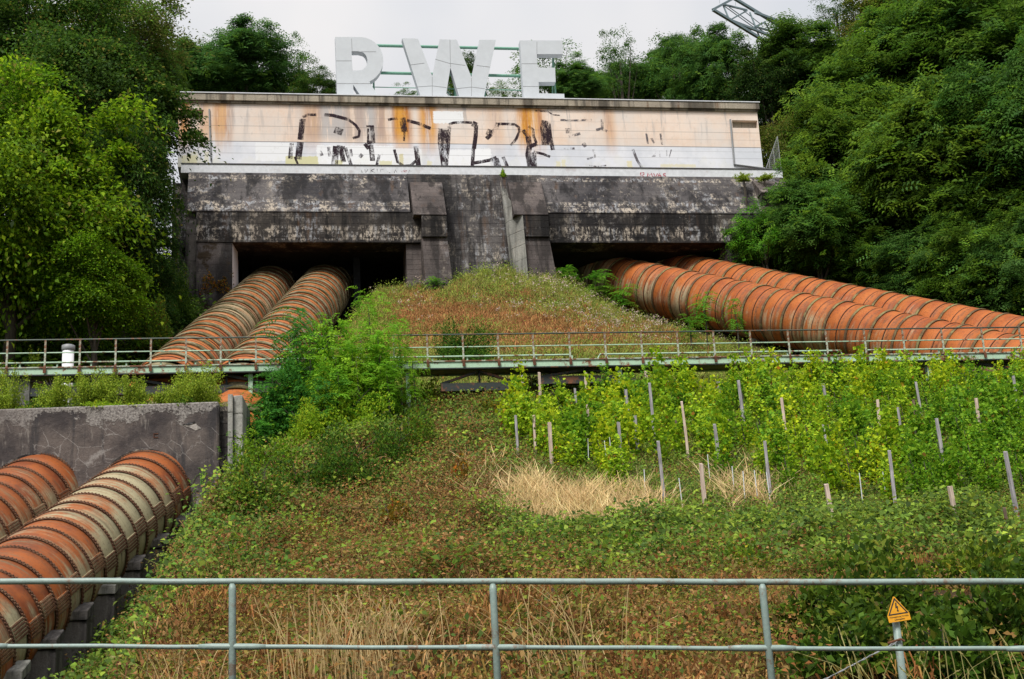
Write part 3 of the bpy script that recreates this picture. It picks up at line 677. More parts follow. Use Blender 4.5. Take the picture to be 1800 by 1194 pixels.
# ------------------------------------------------------------------ penstock pipes
PR = 1.5
def shell_mesh(name, R, L, mat, seg=56, lip=.03):
    v, f = [], []
    for y, r in ((0, R - lip), (0, R), (L, R), (L, R - lip)):
        v += [(r * math.sin(2 * math.pi * k / seg), y, r * math.cos(2 * math.pi * k / seg)) for k in range(seg)]
    for j in range(3):
        f += [(j * seg + k, (j + 1) * seg + k, (j + 1) * seg + (k + 1) % seg, j * seg + (k + 1) % seg) for k in range(seg)]
    me = bpy.data.meshes.new(name); me.from_pydata(v, [], f); me.materials.append(mat)
    for i, p in enumerate(me.polygons): p.use_smooth = (seg <= i < 2 * seg)
    me.update(); return me
def rivet_mesh(rows, R, n, mat, rr=.036, h=.03):
    v, f = [], []
    for y in rows:
        for k in range(n):
            a = 2 * math.pi * (k + (.5 if rows.index(y) % 2 else 0)) / n; i0 = len(v)
            rad = Vector((math.sin(a), 0, math.cos(a))); tan = Vector((math.cos(a), 0, -math.sin(a))); ax = Vector((0, 1, 0))
            p = rad * R + ax * y
            for q in range(6):
                c_, s_ = math.cos(q * math.pi / 3), math.sin(q * math.pi / 3)
                v.append(p + (tan * c_ + ax * s_) * rr)
            for q in range(6):
                c_, s_ = math.cos(q * math.pi / 3), math.sin(q * math.pi / 3)
                v.append(p + (tan * c_ + ax * s_) * rr * .55 + rad * h)
            f += [(i0 + q, i0 + (q + 1) % 6, i0 + 6 + (q + 1) % 6, i0 + 6 + q) for q in range(6)] + [tuple(i0 + 6 + q for q in range(6))]
    me = bpy.data.meshes.new('rivets'); me.from_pydata([tuple(x) for x in v], [], f); me.materials.append(mat); me.update(); return me
def strap_mesh(R, L, a0, a1, mat, rows=5):
    mb = MB(); n = 6
    def pt(a, y, r): return (r * math.sin(a), y, r * math.cos(a))
    for k in range(n):
        x, y_ = a0 + (a1 - a0) * k / n, a0 + (a1 - a0) * (k + 1) / n
        mb.add([pt(x, .08, R), pt(y_, .08, R), pt(y_, L - .08, R), pt(x, L - .08, R), pt(x, .08, R + .03), pt(y_, .08, R + .03), pt(y_, L - .08, R + .03), pt(x, L - .08, R + .03)],
               [(4,5,6,7), (0,1,5,4), (2,3,7,6), (0,4,7,3), (1,2,6,5)])
    for r in range(rows):
        a = a0 + (a1 - a0) * (r + .5) / rows
        for q in range(9):
            y = .12 + (L - .24) * q / 8; d = .036 / R
            mb.add([pt(a - d, y - .03, R + .03), pt(a + d, y - .03, R + .03), pt(a + d, y + .03, R + .03), pt(a - d, y + .03, R + .03), pt(a, y, R + .058)], [(0,1,4), (1,2,4), (2,3,4), (3,0,4)])
    me = mb.mesh('butt_strap', mat); me.materials.append(M['rivet'])
    for p in me.polygons:
        if len(p.vertices) == 3: p.material_index = 1
    return me
def pipe(name, label, L_, D0, D1, ringL, mat, bandm, bandw, bandh, patinas, rivets=0, R=PR, straps=None, group=None, hoops=1, seam=False, seed=0, bend=0):
    A, B = L_(D0), L_(D1)
    root = empty(name); tag(root, label, 'penstock pipe', group)
    y = (B - A).normalized(); x = y.cross(Vector((0, 0, 1))).normalized(); z = x.cross(y)
    root.matrix_world = Matrix(((x.x, y.x, z.x, A.x), (x.y, y.y, z.y, A.y), (x.z, y.z, z.z, A.z), (0, 0, 0, 1)))
    n = int((B - A).length / ringL); rnd = random.Random(seed)
    m1 = shell_mesh('shell_ring', R, ringL - .004, mat); m2 = shell_mesh('shell_ring', R + .022, ringL - .004, mat)
    mb_ = shell_mesh('joint_band', R + .022 + bandh, bandw, bandm, lip=bandh)
    sm = shell_mesh('seam_line', R + .03, .05, M['band_rust'], lip=.02) if seam else None
    rv = rivet_mesh([bandw * .28, bandw * .72] if rivets else [], R + .022 + bandh, rivets, M['rivet']) if rivets else None
    st = [strap_mesh(R + .022, ringL, a, a + .30, mat) for a in straps] if straps else None
    for i in range(n):
        o = link('shell_ring', m1 if i % 2 else m2, root, (0, i * ringL, 0)); o.rotation_euler = (rnd.uniform(-.004, .004), 0, rnd.uniform(-.004, .004))
        o['patina'] = float(patinas[i] if i < len(patinas) else patinas[-1 - (i % min(4, len(patinas)))]) + rnd.uniform(-.15, .15)
        if hoops:
            b = link('joint_band', mb_, root, (0, i * ringL - bandw / 2, 0))
            if rv: tag(link('rivets', rv, b, (0, 0, 0)), kind='stuff')
        if seam: link('seam_line', sm, root, (0, (i + .5 + rnd.uniform(-.08, .08)) * ringL, 0))
        if st:
            s_ = link('butt_strap', st[i % len(st)], o, (0, 0, 0)); s_['patina'] = o['patina'] + .08
    for k in range(bend):                                   # elbow where the pipe dips into the anchor block
        q = math.radians(28); cy, cz = math.cos(q), math.sin(q)
        for nm, me_, off in (('shell_ring', m1, 0.0), ('joint_band', mb_, -bandw / 2)):
            o = link(nm, me_, root, (0, n * ringL + (k * ringL + off) * cy, -(k * ringL + off) * cz)); o.rotation_euler = (-q, 0, 0); o['patina'] = .2
    return root
pl = [.15, .1, .05, .12, .75, .95, 1.0, .95, .95, .85, .9, .6, .5, .25, .1, .05, .12, .5, .4, .55, .3, .35, .5, .3, .2, .3]
pipe('penstock_pipe', 'big riveted pipe, rust orange and lime grey, with saddle piers along its right side', LL2, 49.4, 27, .84, M['pipe_low'], M['band_rust'], .13, .012, pl, 88, straps=(-1.74, -1.58), group='riveted pipes below the anchor block', seed=1)
pipe('penstock_pipe', 'dark orange riveted pipe at the lower left edge, partly hidden behind the larger looking one', LL1, 49.4, 34, .84, M['pipe_low'], M['band_rust'], .13, .012, [.05, .1, .25, .2, .4, .35, .45, .3, .4, .4], 88, straps=(-1.74, -1.58), group='riveted pipes below the anchor block', seed=2)
pt_l = [.6, .5, .45, .5, .4, .45, .3, .5, .35, .4, .55, .5, .35, .5, .75, .95, .5, .3, .35, .2, .3, .2, .2]
pipe('penstock_pipe', 'mossy orange ribbed pipe coming from the left mouth, the left one of its pair', UL1, 82.5, 54.6, 1.16, M['pipe_up'], M['band_moss'], .40, .05, pt_l, group='ribbed pipes above the anchor block', seam=True, seed=3, bend=3)
pipe('penstock_pipe', 'bright orange ribbed pipe coming from the left mouth, the right one of its pair', UL2, 82.5, 54.6, 1.16, M['pipe_up'], M['band_moss'], .36, .05, [.7, .5, .3, .25, .2, .25, .2, .3, .2, .25, .3, .2, .1, .15, .1, .2, .1], group='ribbed pipes above the anchor block', seam=True, seed=4, bend=3)
pipe('penstock_pipe', 'red orange banded pipe running down to the right, the front one nearer the grassy mound', UR1, 85.5, 44, 1.45, M['pipe_right'], M['band_olive'], .15, .034, [.7, .9, .6, .1, .15, .2, .1, .25, .15, .1, .2, .15], group='banded pipes on the right', seam=True, seed=5)
pipe('penstock_pipe', 'red orange banded pipe running down to the right, the rear one beside the trees', UR2, 87, 50, 1.45, M['pipe_right'], M['band_olive'], .15, .034, [.8, .9, .7, .1, .2, .1, .15, .2, .15], group='banded pipes on the right', seam=True, seed=6)

# concrete saddle piers along the right side of the lower pipe
sl = ['highest saddle pier, tucked against the anchor block under the lower pipe', 'second saddle pier below the anchor block', 'third saddle pier below the anchor block, half in brambles', 'saddle pier with a broken pale head just below the top rail line',
      'tall saddle pier seen between the two rails of the railing', 'saddle pier standing behind the lower rail of the railing', 'lowest saddle pier at the bottom left corner']
for i, D in enumerate((47.0, 45.1, 43.2, 41.4, 39.6, 37.8, 36.0)):
    a = LL2(D); r = random.Random(i)
    x0 = a.x + 1.12; g0 = gz(x0 + .6, D - .3) - 1.0
    root = empty('saddle_pier', (x0, D, a.z - .95)); tag(root, sl[i], 'saddle pier', 'saddle piers under the lower pipe')
    MB().prism([(-.32, -.02), (.32, .26), (.36, g0 - root.location.z), (-.42, g0 - root.location.z)], -.5, .62).build('pier', M['concrete_block'], root, bevel=.02)
    MB().prism([(-.4, .0), (.2, .28), (.2, .56), (-.4, .26)], .05, .66).build('head_block', M['concrete_pale'] if i in (3, 6) else M['concrete_block'], root, bevel=.02)
    MB().prism([(-.15, -.3), (.1, -.25), (.1, .25), (-.15, .2)], -.28, .03).build('bearing_shoe', M['band_rust'], root)

# ------------------------------------------------------------------ anchor block on the left
KY = math.radians(5.0); KD = 48.6
ck, sk = math.cos(KY), math.sin(KY)
def kl(px, py, off=0.0):
    d = ray(px, py); n = Vector((-sk, ck, 0)); t = (KD * ck - off) / n.dot(d); p = d * t
    return p.x * ck + (p.y - KD) * sk, p.z
blk = empty('anchor_block', (0, KD, 0), KY)
tag(blk, 'weathered concrete anchor block on the left out of which the two lower pipes emerge', 'concrete block')
k0, k1 = -34.0, kl(384, 800)[0]
kt = (kl(60, 717)[1] + kl(370, 706)[1]) / 2
MB().box((k0, 0, 2.0), (k1, 3.2, kt)).build('front_wall', M['concrete_face'], blk, bevel=.05)
k2 = kl(427, 780, -.5)[0]; k3 = kl(401, 780, -.35)[0]
MB().box((k1 + .003, .35, 2.0), (k3 - .003, 3.0, kt - .1)).build('recessed_joint', M['concrete_soot_shade'], blk)
MB().box((k3, .25, 2.0), (k3 + .16, 3.0, kl(410, 690)[1])).build('corner_strip', M['concrete_pale'], blk)
kb = kl(405, 690)[1]
MB().prism([(.45, 2.0), (3.0, 2.0), (3.0, kb + .02), (.45, kb)], k3 + .163, k2, 0, 0).build('side_buttress', M['concrete_pale'], blk, bevel=.03)
# broken patches: rough spalled band at the top and one chipped hole
rnd = random.Random(5)
def patch(cx, cy, w, h, n, name, mat, th=.05, jag=.25):
    u, z0 = kl(cx, cy); sc = 49 / FPX; pts = []
    for i in range(n):
        a = 2 * math.pi * i / n; r = 1 + rnd.uniform(-jag, jag)
        pts.append((u + math.cos(a) * w * r * sc / 2, z0 + math.sin(a) * h * r * sc / 2))
    c0 = len(pts)
    vs = [(p[0], -.004, p[1]) for p in pts] + [(u + (p[0] - u) * .72, -th * rnd.uniform(.5, 1.2), z0 + (p[1] - z0) * .72) for p in pts] + [(u, -th, z0)]
    fs = [(i, (i + 1) % n, n + (i + 1) % n, n + i) for i in range(n)] + [(n + i, n + (i + 1) % n, 2 * n) for i in range(n)]
    MB().add(vs, fs).build(name, mat, blk)
def flake(pts, name, mat, th):
    q = [kl(*p) for p in pts]; n = len(q)
    MB().add([(u, -.003, z) for u, z in q] + [(u, -th, z) for u, z in q], [tuple(range(n, 2 * n))] + [(i, (i + 1) % n, n + (i + 1) % n, n + i) for i in range(n)]).build(name, mat, blk)
flake([(321, 748), (332, 745), (343, 742), (346, 747), (354, 753), (344, 757), (336, 753)], 'chipped_hole', M['spall'], .012)
flake([(321, 747), (332, 744), (343, 741), (344, 744), (333, 747)], 'chip_shade', M['concrete_soot_shade'], .03)  # dark wedge: recess shade painted along the top of the chip
ub, zb = kl(274, 766)
MB().box((ub - .08, -.02, zb - .08), (ub + .08, -.0035, zb - .05)).box((ub - .08, -.02, zb + .05), (ub + .08, -.0035, zb + .08)).box((ub - .08, -.02, zb - .048), (ub - .05, -.0035, zb + .048)).build('iron_bracket', M['band_rust'], blk)
for L_ in (LL2, LL1):
    fy = KD + (L_(47.6).x) * math.tan(KY); a = L_(fy); u = a.x * ck + (a.y - KD) * sk
    mb = MB(); n = 40
    vs = [((PR + r) * math.cos(2 * math.pi * k / n) + u, y, (PR + r) * 1.08 * math.sin(2 * math.pi * k / n) + a.z) for r, y in ((-.1, -.05), (.07, -.05), (.1, .01)) for k in range(n)]
    mb.add(vs, [(j * n + k, j * n + (k + 1) % n, (j + 1) * n + (k + 1) % n, (j + 1) * n + k) for j in range(2) for k in range(n)]).build('pipe_collar', M['concrete_soot_shade'], blk)
# soil with litter on the top of the block
mb = MB(); xs = np.linspace(k0, k1 - .15, 30); ys = np.linspace(.12, 3.1, 6)
vs = [(x, y + (.0 if j else rnd.uniform(-.03, .06)), kt + .004 + .05 * (j > 0) * rnd.random() + .03 * min(j, 2)) for j, y in enumerate(ys) for x in xs]
mb.add(vs, [(j * 30 + i, j * 30 + i + 1, j * 30 + 31 + i, j * 30 + 30 + i) for j in range(5) for i in range(29)]).build('soil_cover', M['soil'], blk)
# white vent post with grey cap behind the footbridge
v = at(119, 648, 56.5); vt = at(119, 607, 56.5).z
vp = empty('vent_post', (v.x, v.y, v.z)); tag(vp, 'short white vent post with a grey cap behind the footbridge on the far left', 'vent post')
MB().tube([(0, 0, -3), (0, 0, vt - v.z - .25)], .235, 18).build('post', M['clean_white'], vp, True)
MB().tube([(0, 0, vt - v.z - .247), (0, 0, vt - v.z - .23), (0, 0, vt - v.z - .03), (0, 0, vt - v.z)], [.25, .27, .27, .2], 18).build('cap', M['wire'], vp, True)

# ------------------------------------------------------------------ footbridge
FY = math.radians(8.7); FD = 55.0
cf, sf = math.cos(FY), math.sin(FY)
def fl(px, py, off=0.0):
    d = ray(px, py); n = Vector((-sf, cf, 0)); t = (FD * cf - off) / n.dot(d); p = d * t
    return p.x * cf + (p.y - FD) * sf, p.z
br = empty('footbridge', (0, FD, 0), FY)
tag(br, 'long pale green steel footbridge with rusty railings crossing the whole slope', 'footbridge')
fz1 = np.mean([fl(13, 647)[1], fl(900, 632)[1], fl(1700, 620)[1]]); fz0 = fz1 - .30
fa_, fb_ = fl(-160, 640)[0], fl(1990, 620)[0]
u = fa_; mb = MB()
MB().box((fa_, 0, fz0), (fb_, .06, fz1 - .05)).build('fascia_beam', M['green_paint'], br)
MB().box((fa_, -.05, fz1 - .047), (fb_, .16, fz1)).build('upper_flange', M['rusty_green'], br)
MB().box((fa_, -.05, fz0 - .05), (fb_, .16, fz0 - .003)).build('lower_flange', M['black_steel'], br)
MB().box((fa_, 1.25, fz0), (fb_, 1.31, fz1)).build('rear_beam', M['green_paint'], br)
MB().box((fa_, .163, fz0 + .05), (fb_, 1.248, fz0 + .11)).build('deck', M['black_steel'], br)
posts = [12, 79, 140, 203, 265, 327, 388, 450, 512, 574, 635, 693, 752, 815, 877, 939, 1003, 1066, 1130, 1194, 1258, 1323, 1390, 1457, 1525, 1593, 1662, 1733, 1800, -55, 1870]
post_m = MB().box((-.035, -.06, -.22), (.035, -.01, 1.06)).mesh('rail_post', M['rusty_green'])
brk_m = MB().box((-.055, -.1, -.26), (.055, -.063, -.04)).mesh('post_bracket', M['band_rust'])
tray_m = MB().box((-.03, 0, 0), (.03, .05, .42)).mesh('short_post', M['green_paint'])
for px in posts:
    uu = fl(px, 640)[0]
    link('post_bracket', brk_m, link('rail_post', post_m, br, (uu, 0, fz1)))
    if not (600 < px < 690): link('short_post', tray_m, br, (uu + .28 + .0, 1.0, fz0 + .3))
MB().tube([(fa_, -.035, fz1 + 1.07), (fb_, -.035, fz1 + 1.07)], .032).build('top_rail', M['dark_green'], br)
MB().tube([(fa_, -.005, fz1 + .56), (fb_, -.005, fz1 + .56)], .026).build('mid_rail', M['green_paint'], br)
for a, b in ((-40, 1008), (1063, 1492), (1540, 1900)):
    ua, ub = fl(a, 618)[0], fl(b, 612)[0]
    MB().tube([(ua - .1, .97, fz0 + .55), (ua, .97, fz0 + .74), (ub, .97, fz0 + .74), (ub + .08, .97, fz0 + .55)], .035).build('service_pipe', M['green_paint'], br)
# trussed underside
for (a, b, dz) in ((-60, 486, .62), (776, 912, .72), (1640, 1900, .66), (950, 1120, .5)):
    ua, ub = fl(a, 660)[0], fl(b, 660)[0]; zc = fz0 - dz
    t_ = empty('under_truss'); t_.parent = br
    MB().box((ua, .25, zc - .16), (ub, .55, zc + .16)).build('bottom_chord', M['black_steel'], t_)
    n = max(2, int(round((ub - ua) / 1.9)))
    for k in range(n):
        x0, x1 = ua + (ub - ua) * k / n, ua + (ub - ua) * (k + 1) / n
        if k % 2: x0, x1 = x1, x0
        MB().bar((x0, .4, zc + .16), (x1, .4, fz0 - .05), .1, .1).build('diagonal', M['black_steel'], t_)
        MB().box((x1 - .04, .3, zc + .163), (x1 + .04, .38, fz0 - .053)).build('hanger', M['black_steel'], t_)
for px in (718, 1093, 1640, 440):
    uu = fl(px, 670)[0]; p = Vector((uu * cf - .3 * sf, FD + uu * sf + .3 * cf, 0)); g0 = gz(p.x, p.y) - .5
    MB().box((uu - .085, .2, g0), (uu + .085, .225, fz0 - .053)).box((uu - .085, .40, g0), (uu + .085, .425, fz0 - .053)).box((uu - .012, .227, g0), (uu + .012, .398, fz0 - .053)).build('support_leg', M['green_paint'], br)
MB().box((fl(20, 690)[0] - .4, .2, fz0 - 2.5), (fl(45, 690)[0] + .1, .9, fz0 - .06)).build('bearing_pier', M['concrete_pale'], br)

# ------------------------------------------------------------------ railing in the foreground
rl = empty('railing', (0, 11, 0)); tag(rl, 'grey green tubular two rail railing across the foreground', 'railing')
o_ = Vector((0, 11, 0))
def ex(p, q, k): return p + (q - p) * k
t0, t1 = at(0, 1022, 11) - o_, at(1800, 1023, 11) - o_
m0, m1 = at(0, 1136, 11) - o_, at(1800, 1141, 11) - o_
def wav(p, q, n=24, amp=.004):
    r = random.Random(9); return [ex(p, q, -.3 + 1.6 * i / n) + Vector((0, 0, r.uniform(-amp, amp))) for i in range(n + 1)]
MB().tube(wav(t0, t1), .024, 12).build('top_rail', M['rail_grey'], rl, True)
MB().tube(wav(m0, m1), .0175, 12).build('mid_rail', M['rail_grey'], rl, True)
for px in (-45, 412, 871, 1343, 1828):
    k = px / 1800; a = ex(t0, t1, k); b = ex(m0, m1, k)
    gg = gz(a.x, 11) - .3
    MB().tube([(a.x, 0, a.z - .018), (a.x, 0, a.z - .06), (a.x, 0, a.z - .1), (a.x, 0, gg)], [.022, .030, .028, .028], 12).build('post', M['rail_grey'], rl, True)
    MB().tube([ex(m0, m1, k - .033), ex(m0, m1, k - .02), ex(m0, m1, k + .02), ex(m0, m1, k + .033)], [.019, .025, .025, .019], 12).build('rail_sleeve', M['rail_grey'], rl, True)

# ------------------------------------------------------------------ warning sign
D = 13.0
sp = at(1575, 1095, D); sg = gz(sp.x, D)
ws = empty('warning_sign', (sp.x, D, sg)); tag(ws, 'small yellow triangular high voltage sign on a grey green post behind the railing', 'sign')
pb = at(1588, 1200, D)
ln = (sp - pb); foot = pb + ln * ((sg - .2 - pb.z) / ln.z)
MB().tube([foot - ws.location, sp - ws.location, sp - ws.location + Vector((0, 0, .012))], [.036, .034, .018], 14).build('post', M['rail_grey'], ws, True)
fr = empty('sign_plate'); fr.parent = ws
cpl = at(1577, 1072, D - .06) - ws.location
fr.location = cpl; fr.rotation_euler = (math.radians(-6), math.radians(-6), math.radians(8))
pp = 5.2e-3
outl = [(-21, -19), (21, -19), (20.5, -7), (1.5, 33 - 3), (-1.5, 33 - 3), (-20.5, -6)]
outl = [(a * pp, b * pp) for a, b in [(-20, -20), (20, -20), (20, -8), (1, 23), (-1, 23), (-20, -8)]]
link('plate', extrude('plate', [outl], .006, M['yellow'], None), fr)
tri = [(a * pp, b * pp) for a, b in [(-18.5, -8), (18.5, -8), (0, 21)]]; tri2 = [(a * pp, b * pp) for a, b in [(-15, -6), (15, -6), (0, 17)]]
link('triangle_border', extrude('triangle_border', [tri, tri2], .002, M['black'], None), fr, (0, -.0025, 0))
bolt = [(a * pp, b * pp) for a, b in [(-.5, 12), (1.8, 12), (.6, 5.5), (3, 6), (1.2, -1), (2.6, -.6), (.8, -4.5), (-1.2, -1.2), (-.1, -1), (.2, 3.4), (-2.4, 3)]]
link('lightning_symbol', extrude('lightning_symbol', [bolt], .002, M['black'], None), fr, (0, -.0025, 0))
def text(name, body, size, loc, mat, parent):
    cu = bpy.data.curves.new(name, 'FONT'); cu.body = body; cu.size = size; cu.align_x = 'CENTER'; cu.extrude = .0008; cu.resolution_u = 2
    tmp = bpy.data.objects.new(name, cu); COL.objects.link(tmp)
    dg = bpy.context.evaluated_depsgraph_get(); me = bpy.data.meshes.new_from_object(tmp.evaluated_get(dg))
    bpy.data.objects.remove(tmp); me.transform(Matrix.Rotation(math.pi / 2, 4, 'X')); me.materials.clear(); me.materials.append(mat)
    return link(name, me, parent, loc)
text('lettering', 'Hochspannung Vorsicht', .0185, (0, -.0015, -12.8 * pp), M['black'], fr)
text('lettering', 'Lebensgefahr', .0185, (0, -.0015, -17.4 * pp), M['black'], fr)
wa, wb = at(1578, 1128, D - .05) - ws.location, at(1440, 1200, D - .4) - ws.location
wm = (wa + wb) / 2
wp_ = [wa + (wb - wa) * (i / 14) + Vector((.006 * math.sin(i * 2.1), 0, .006 * math.cos(i * 2.7))) for i in range(15)]
wp2 = [wa + (wb - wa) * (i / 14) + Vector((-.006 * math.sin(i * 2.1), .01, -.006 * math.cos(i * 2.7))) for i in range(15)]
MB().tube(wp_, .0045, 6).tube(wp2, .0045, 6).build('stay_wire', M['wire'], ws)
MB().tube([wa + Vector((-.09, -.0, -.01)), wa + Vector((.03, 0, .02)), wa + Vector((.06, 0, .0))], .011, 6).build('wire_clamp', M['band_rust'], ws)

# ------------------------------------------------------------------ vineyard stakes
G_, P_, B_ = 'wood_grey', 'wood_pink', 'wood_brown'
stakes = [(916,660,1.7,G_,'thin pale stake dappled with leaves, first from the left under the footbridge truss end'), (948,657,1.9,P_,'leaf dappled pinkish stake just right of the dark truss end'), (1030,657,1.9,P_,'pale stake in the top row with a pinkish stake directly below it'),
 (1010,685,1.7,G_,'thin grey stake buried in leaves beside the ivy clump'), (907,732,1.6,G_,'white dappled stake, leftmost of all the stakes'), (938,731,1.5,P_,'small pinkish stake second from the left edge of the vines'), (966,745,1.7,P_,'dappled stake at the left foot of the vine rows'),
 (1031,714,2.0,P_,'straight pinkish stake standing clear at the left third of the vines'), (1085,732,1.2,P_,'pink stake top peeping up behind a grey stake'), (1089,744,2.0,G_,'grey stake just above the dry weeds, with a pink top behind it'), (1117,731,1.5,G_,'short dark grey stake left of the tallest grey stake'),
 (1143,675,2.6,G_,'tallest grey stake of the vineyard, leaning slightly'), (1137,651,1.3,P_,'pale stake end directly above the tallest grey stake'), (1099,685,1.4,G_,'thin grey stake half hidden in the upper left vines'), (1175,657,1.0,G_,'dark stake tip just below the footbridge leg'),
 (1200,708,2.1,P_,'cream coloured stake in the middle of the slope with holes in its face'), (1187,734,1.2,B_,'small brown stake behind the cream coloured stake'), (1159,778,2.1,G_,'grey stake standing in front of the dry weeds at the straw patch'), (1234,818,1.5,P_,'short pink stake at the right end of the straw coloured grass'),
 (1257,748,1.9,G_,'leaning grey pink stake above the short pink one'), (1280,734,1.2,P_,'pale stake just right of the leaning grey pink stake'), (1264,671,1.4,G_,'grey stake in the top row left of a dark one'), (1304,671,2.2,G_,'dark grey stake with reddish leaves beside it in the top row'),
 (1346,778,1.8,G_,'leaning grey stake beside a patch of pale dry grass'), (1375,702,1.9,P_,'pale cream stake wrapped in leaves in the centre right'), (1415,714,1.0,P_,'faint pale stake end right of the cream wrapped stake'), (1450,675,1.3,G_,'short grey stake top in the upper centre right'),
 (1452,744,1.9,G_,'bowed grey stake above the yellow leaves'), (1455,853,1.6,P_,'pale pink stake low down under yellow leaves'), (1542,704,1.5,P_,'pinkish leaning stake in the upper right vines'), (1580,717,1.2,G_,'small grey stake in the upper right between two taller ones'),
 (1606,704,1.5,B_,'dark stake crossing below a lighter grey one at the upper right'), (1612,673,1.4,G_,'light grey stake top at the upper right below the footbridge'), (1677,720,.9,P_,'stub of a pink stake barely above the leaves'), (1649,738,2.0,G_,'grey stake leaning over a dark gap on the right'),
 (1562,794,1.9,G_,'sturdy grey stake in the lower right row'), (1673,858,1.6,P_,'lowest stake of the right, pale with an orange top'), (1715,702,2.0,P_,'pink stake in the right part with leaves over its lower half'), (1782,661,1.8,G_,'grey stake at the far upper right edge'),
 (1773,795,2.1,G_,'long leaning stake at the right edge'), (1747,740,.9,P_,'tiny pink stake end near the right edge'), (1768,893,1.0,B_,'rotten brown stump of a stake at the lower right edge'), (1684,677,.9,G_,'round grey stake end near the top right')]
for i, (px, py, H, mt, lab) in enumerate(stakes):
    r = random.Random(i + 40); p = on_ground(px, py, H * .98); w = r.uniform(.085, .11) * (.75 if H < 1.3 else 1)
    mb = MB(); d = w / 2; n = 5; vs = []
    bow = r.uniform(-.03, .03)
    for k in range(n + 1):
        t = k / n; q = d * (1 - .12 * t) * (1 + r.uniform(-.06, .06)); bx = bow * math.sin(math.pi * t)
        vs += [(bx - q, -q, t * (H + .5) - .5), (bx + q, -q, t * (H + .5) - .5), (bx + q, q, t * (H + .5) - .5), (bx - q, q, t * (H + .5) - .5)]
    vs[-4] = (vs[-4][0], vs[-4][1], vs[-4][2] - r.uniform(0, .05)); vs[-3] = (vs[-3][0], vs[-3][1], vs[-3][2] - r.uniform(0, .04))
    fs = [(0, 3, 2, 1), (4 * n, 4 * n + 1, 4 * n + 2, 4 * n + 3)] + [(4 * k + a, 4 * k + (a + 1) % 4, 4 * k + 4 + (a + 1) % 4, 4 * k + 4 + a) for k in range(n) for a in range(4)]
    o = mb.add(vs, fs).build('vine_stake', M[mt]); o.location = p
    o.rotation_euler = (r.uniform(-.05, .03), r.uniform(-.06, .02), r.uniform(-.5, .5))
    tag(o, lab + (' (wooden)' if len(lab.split()) < 4 else ''), 'vine stake', 'wooden stakes in the vineyard')
rods = [(1130,826,'thin white rod left of the grey stake at the straw grass'), (1196,842,'thin white rod right of the grey stake at the straw grass'), (1031,772,'thin white rod under the straight pinkish stake'), (1064,775,'thin white rod between the pinkish and the grey stake'), (1073,770,'second thin white rod left of the grey stake with the pink top'), (1286,820,'thin white rod right of the leaning grey pink stake'),
        (1304,829,'thin white rod in the pale grass between two leaning stakes'), (1327,827,'thin white rod just left of the leaning grey stake'), (1349,830,'thin white rod touching the foot of the leaning grey stake'), (1552,830,'thin rod left of the sturdy grey stake'), (1510,832,'thin rod among yellow leaves at the lower centre right'), (1244,800,'thin rod beside the top of the short pink stake')]
for i, (px, py, lab) in enumerate(rods):
    p = on_ground(px, py, 1.1); o = MB().tube([(0, 0, -.3), (0, 0, 1.1)], .014, 6).build('plant_rod', M['white_paint']); o.location = p
    o.rotation_euler = (0, random.Random(i).uniform(-.05, .05), 0); tag(o, lab, 'plant rod', 'thin rods for young vines')
# boulders beside the right pipe
for px, py, s_, lab in ((1124, 545, .42, 'rounded grey boulder left of the right-hand pipe, under its first rings'), (1168, 557, .34, 'smaller flat grey boulder a little lower beside the right-hand pipe'), (1330, 600, .4, 'grey boulder beside the front right pipe just above the footbridge')):
    p = on_ground(px, py, .1); bm = bmesh.new(); bmesh.ops.create_icosphere(bm, subdivisions=3, radius=s_); r = random.Random(px)
    for v_ in bm.verts:
        n_ = math.sin(v_.co.x * 5 + px) * .08 + math.cos(v_.co.y * 6 + v_.co.z * 4) * .07; v_.co *= 1 + n_; v_.co.z *= .7
    me = bpy.data.meshes.new('boulder'); bm.to_mesh(me); bm.free(); me.materials.append(M['stone'])
    for q in me.polygons: q.use_smooth = True
    o = link('boulder', me, None, p + Vector((0, 0, s_ * .1))); tag(o, lab, 'boulder', 'boulders by the right pipes')
# ------------------------------------------------------------------ vegetation
rng = np.random.default_rng(11)
def unit(v): return v / np.maximum(np.linalg.norm(v, axis=-1, keepdims=True), 1e-9)
def leaf_quads(c, d, nrm, l, w, bend=.15):
    """rhombic leaves: centre, direction, normal, length, width -> verts (N,4,3)"""
    d = unit(d); s = unit(np.cross(nrm, d)); n = np.cross(d, s)
    l = np.asarray(l)[:, None]; w = np.asarray(w)[:, None]
    return np.stack([c - d * l / 2, c + s * w / 2 + n * l * bend, c + d * l / 2 - n * l * bend * .6, c - s * w / 2 + n * l * bend], 1)
def pick(pal, n, r=rng, jit=.14):
    pal = np.array([p[:3] for p in pal]); wts = np.ones(len(pal))
    i = r.integers(0, len(pal), n); k = r.random((n, 1)); j = r.integers(0, len(pal), n)
    c = pal[i] * (1 - k * .5) + pal[j] * k * .5
    return np.clip(c * (1 + r.normal(0, jit, (n, 1))), .003, .9)
def vmesh(name, V, C, mat):
    V = V.reshape(-1, 3); return quads(name, V, np.arange(len(V)).reshape(-1, 4), mat, np.repeat(C, 4, 0))
def foliage_obj(name, me, parent=None, tint=(1, 1, 1), loc=None):
    o = link(name, me, parent, loc); o['tint'] = [float(k) for k in tint]; return o

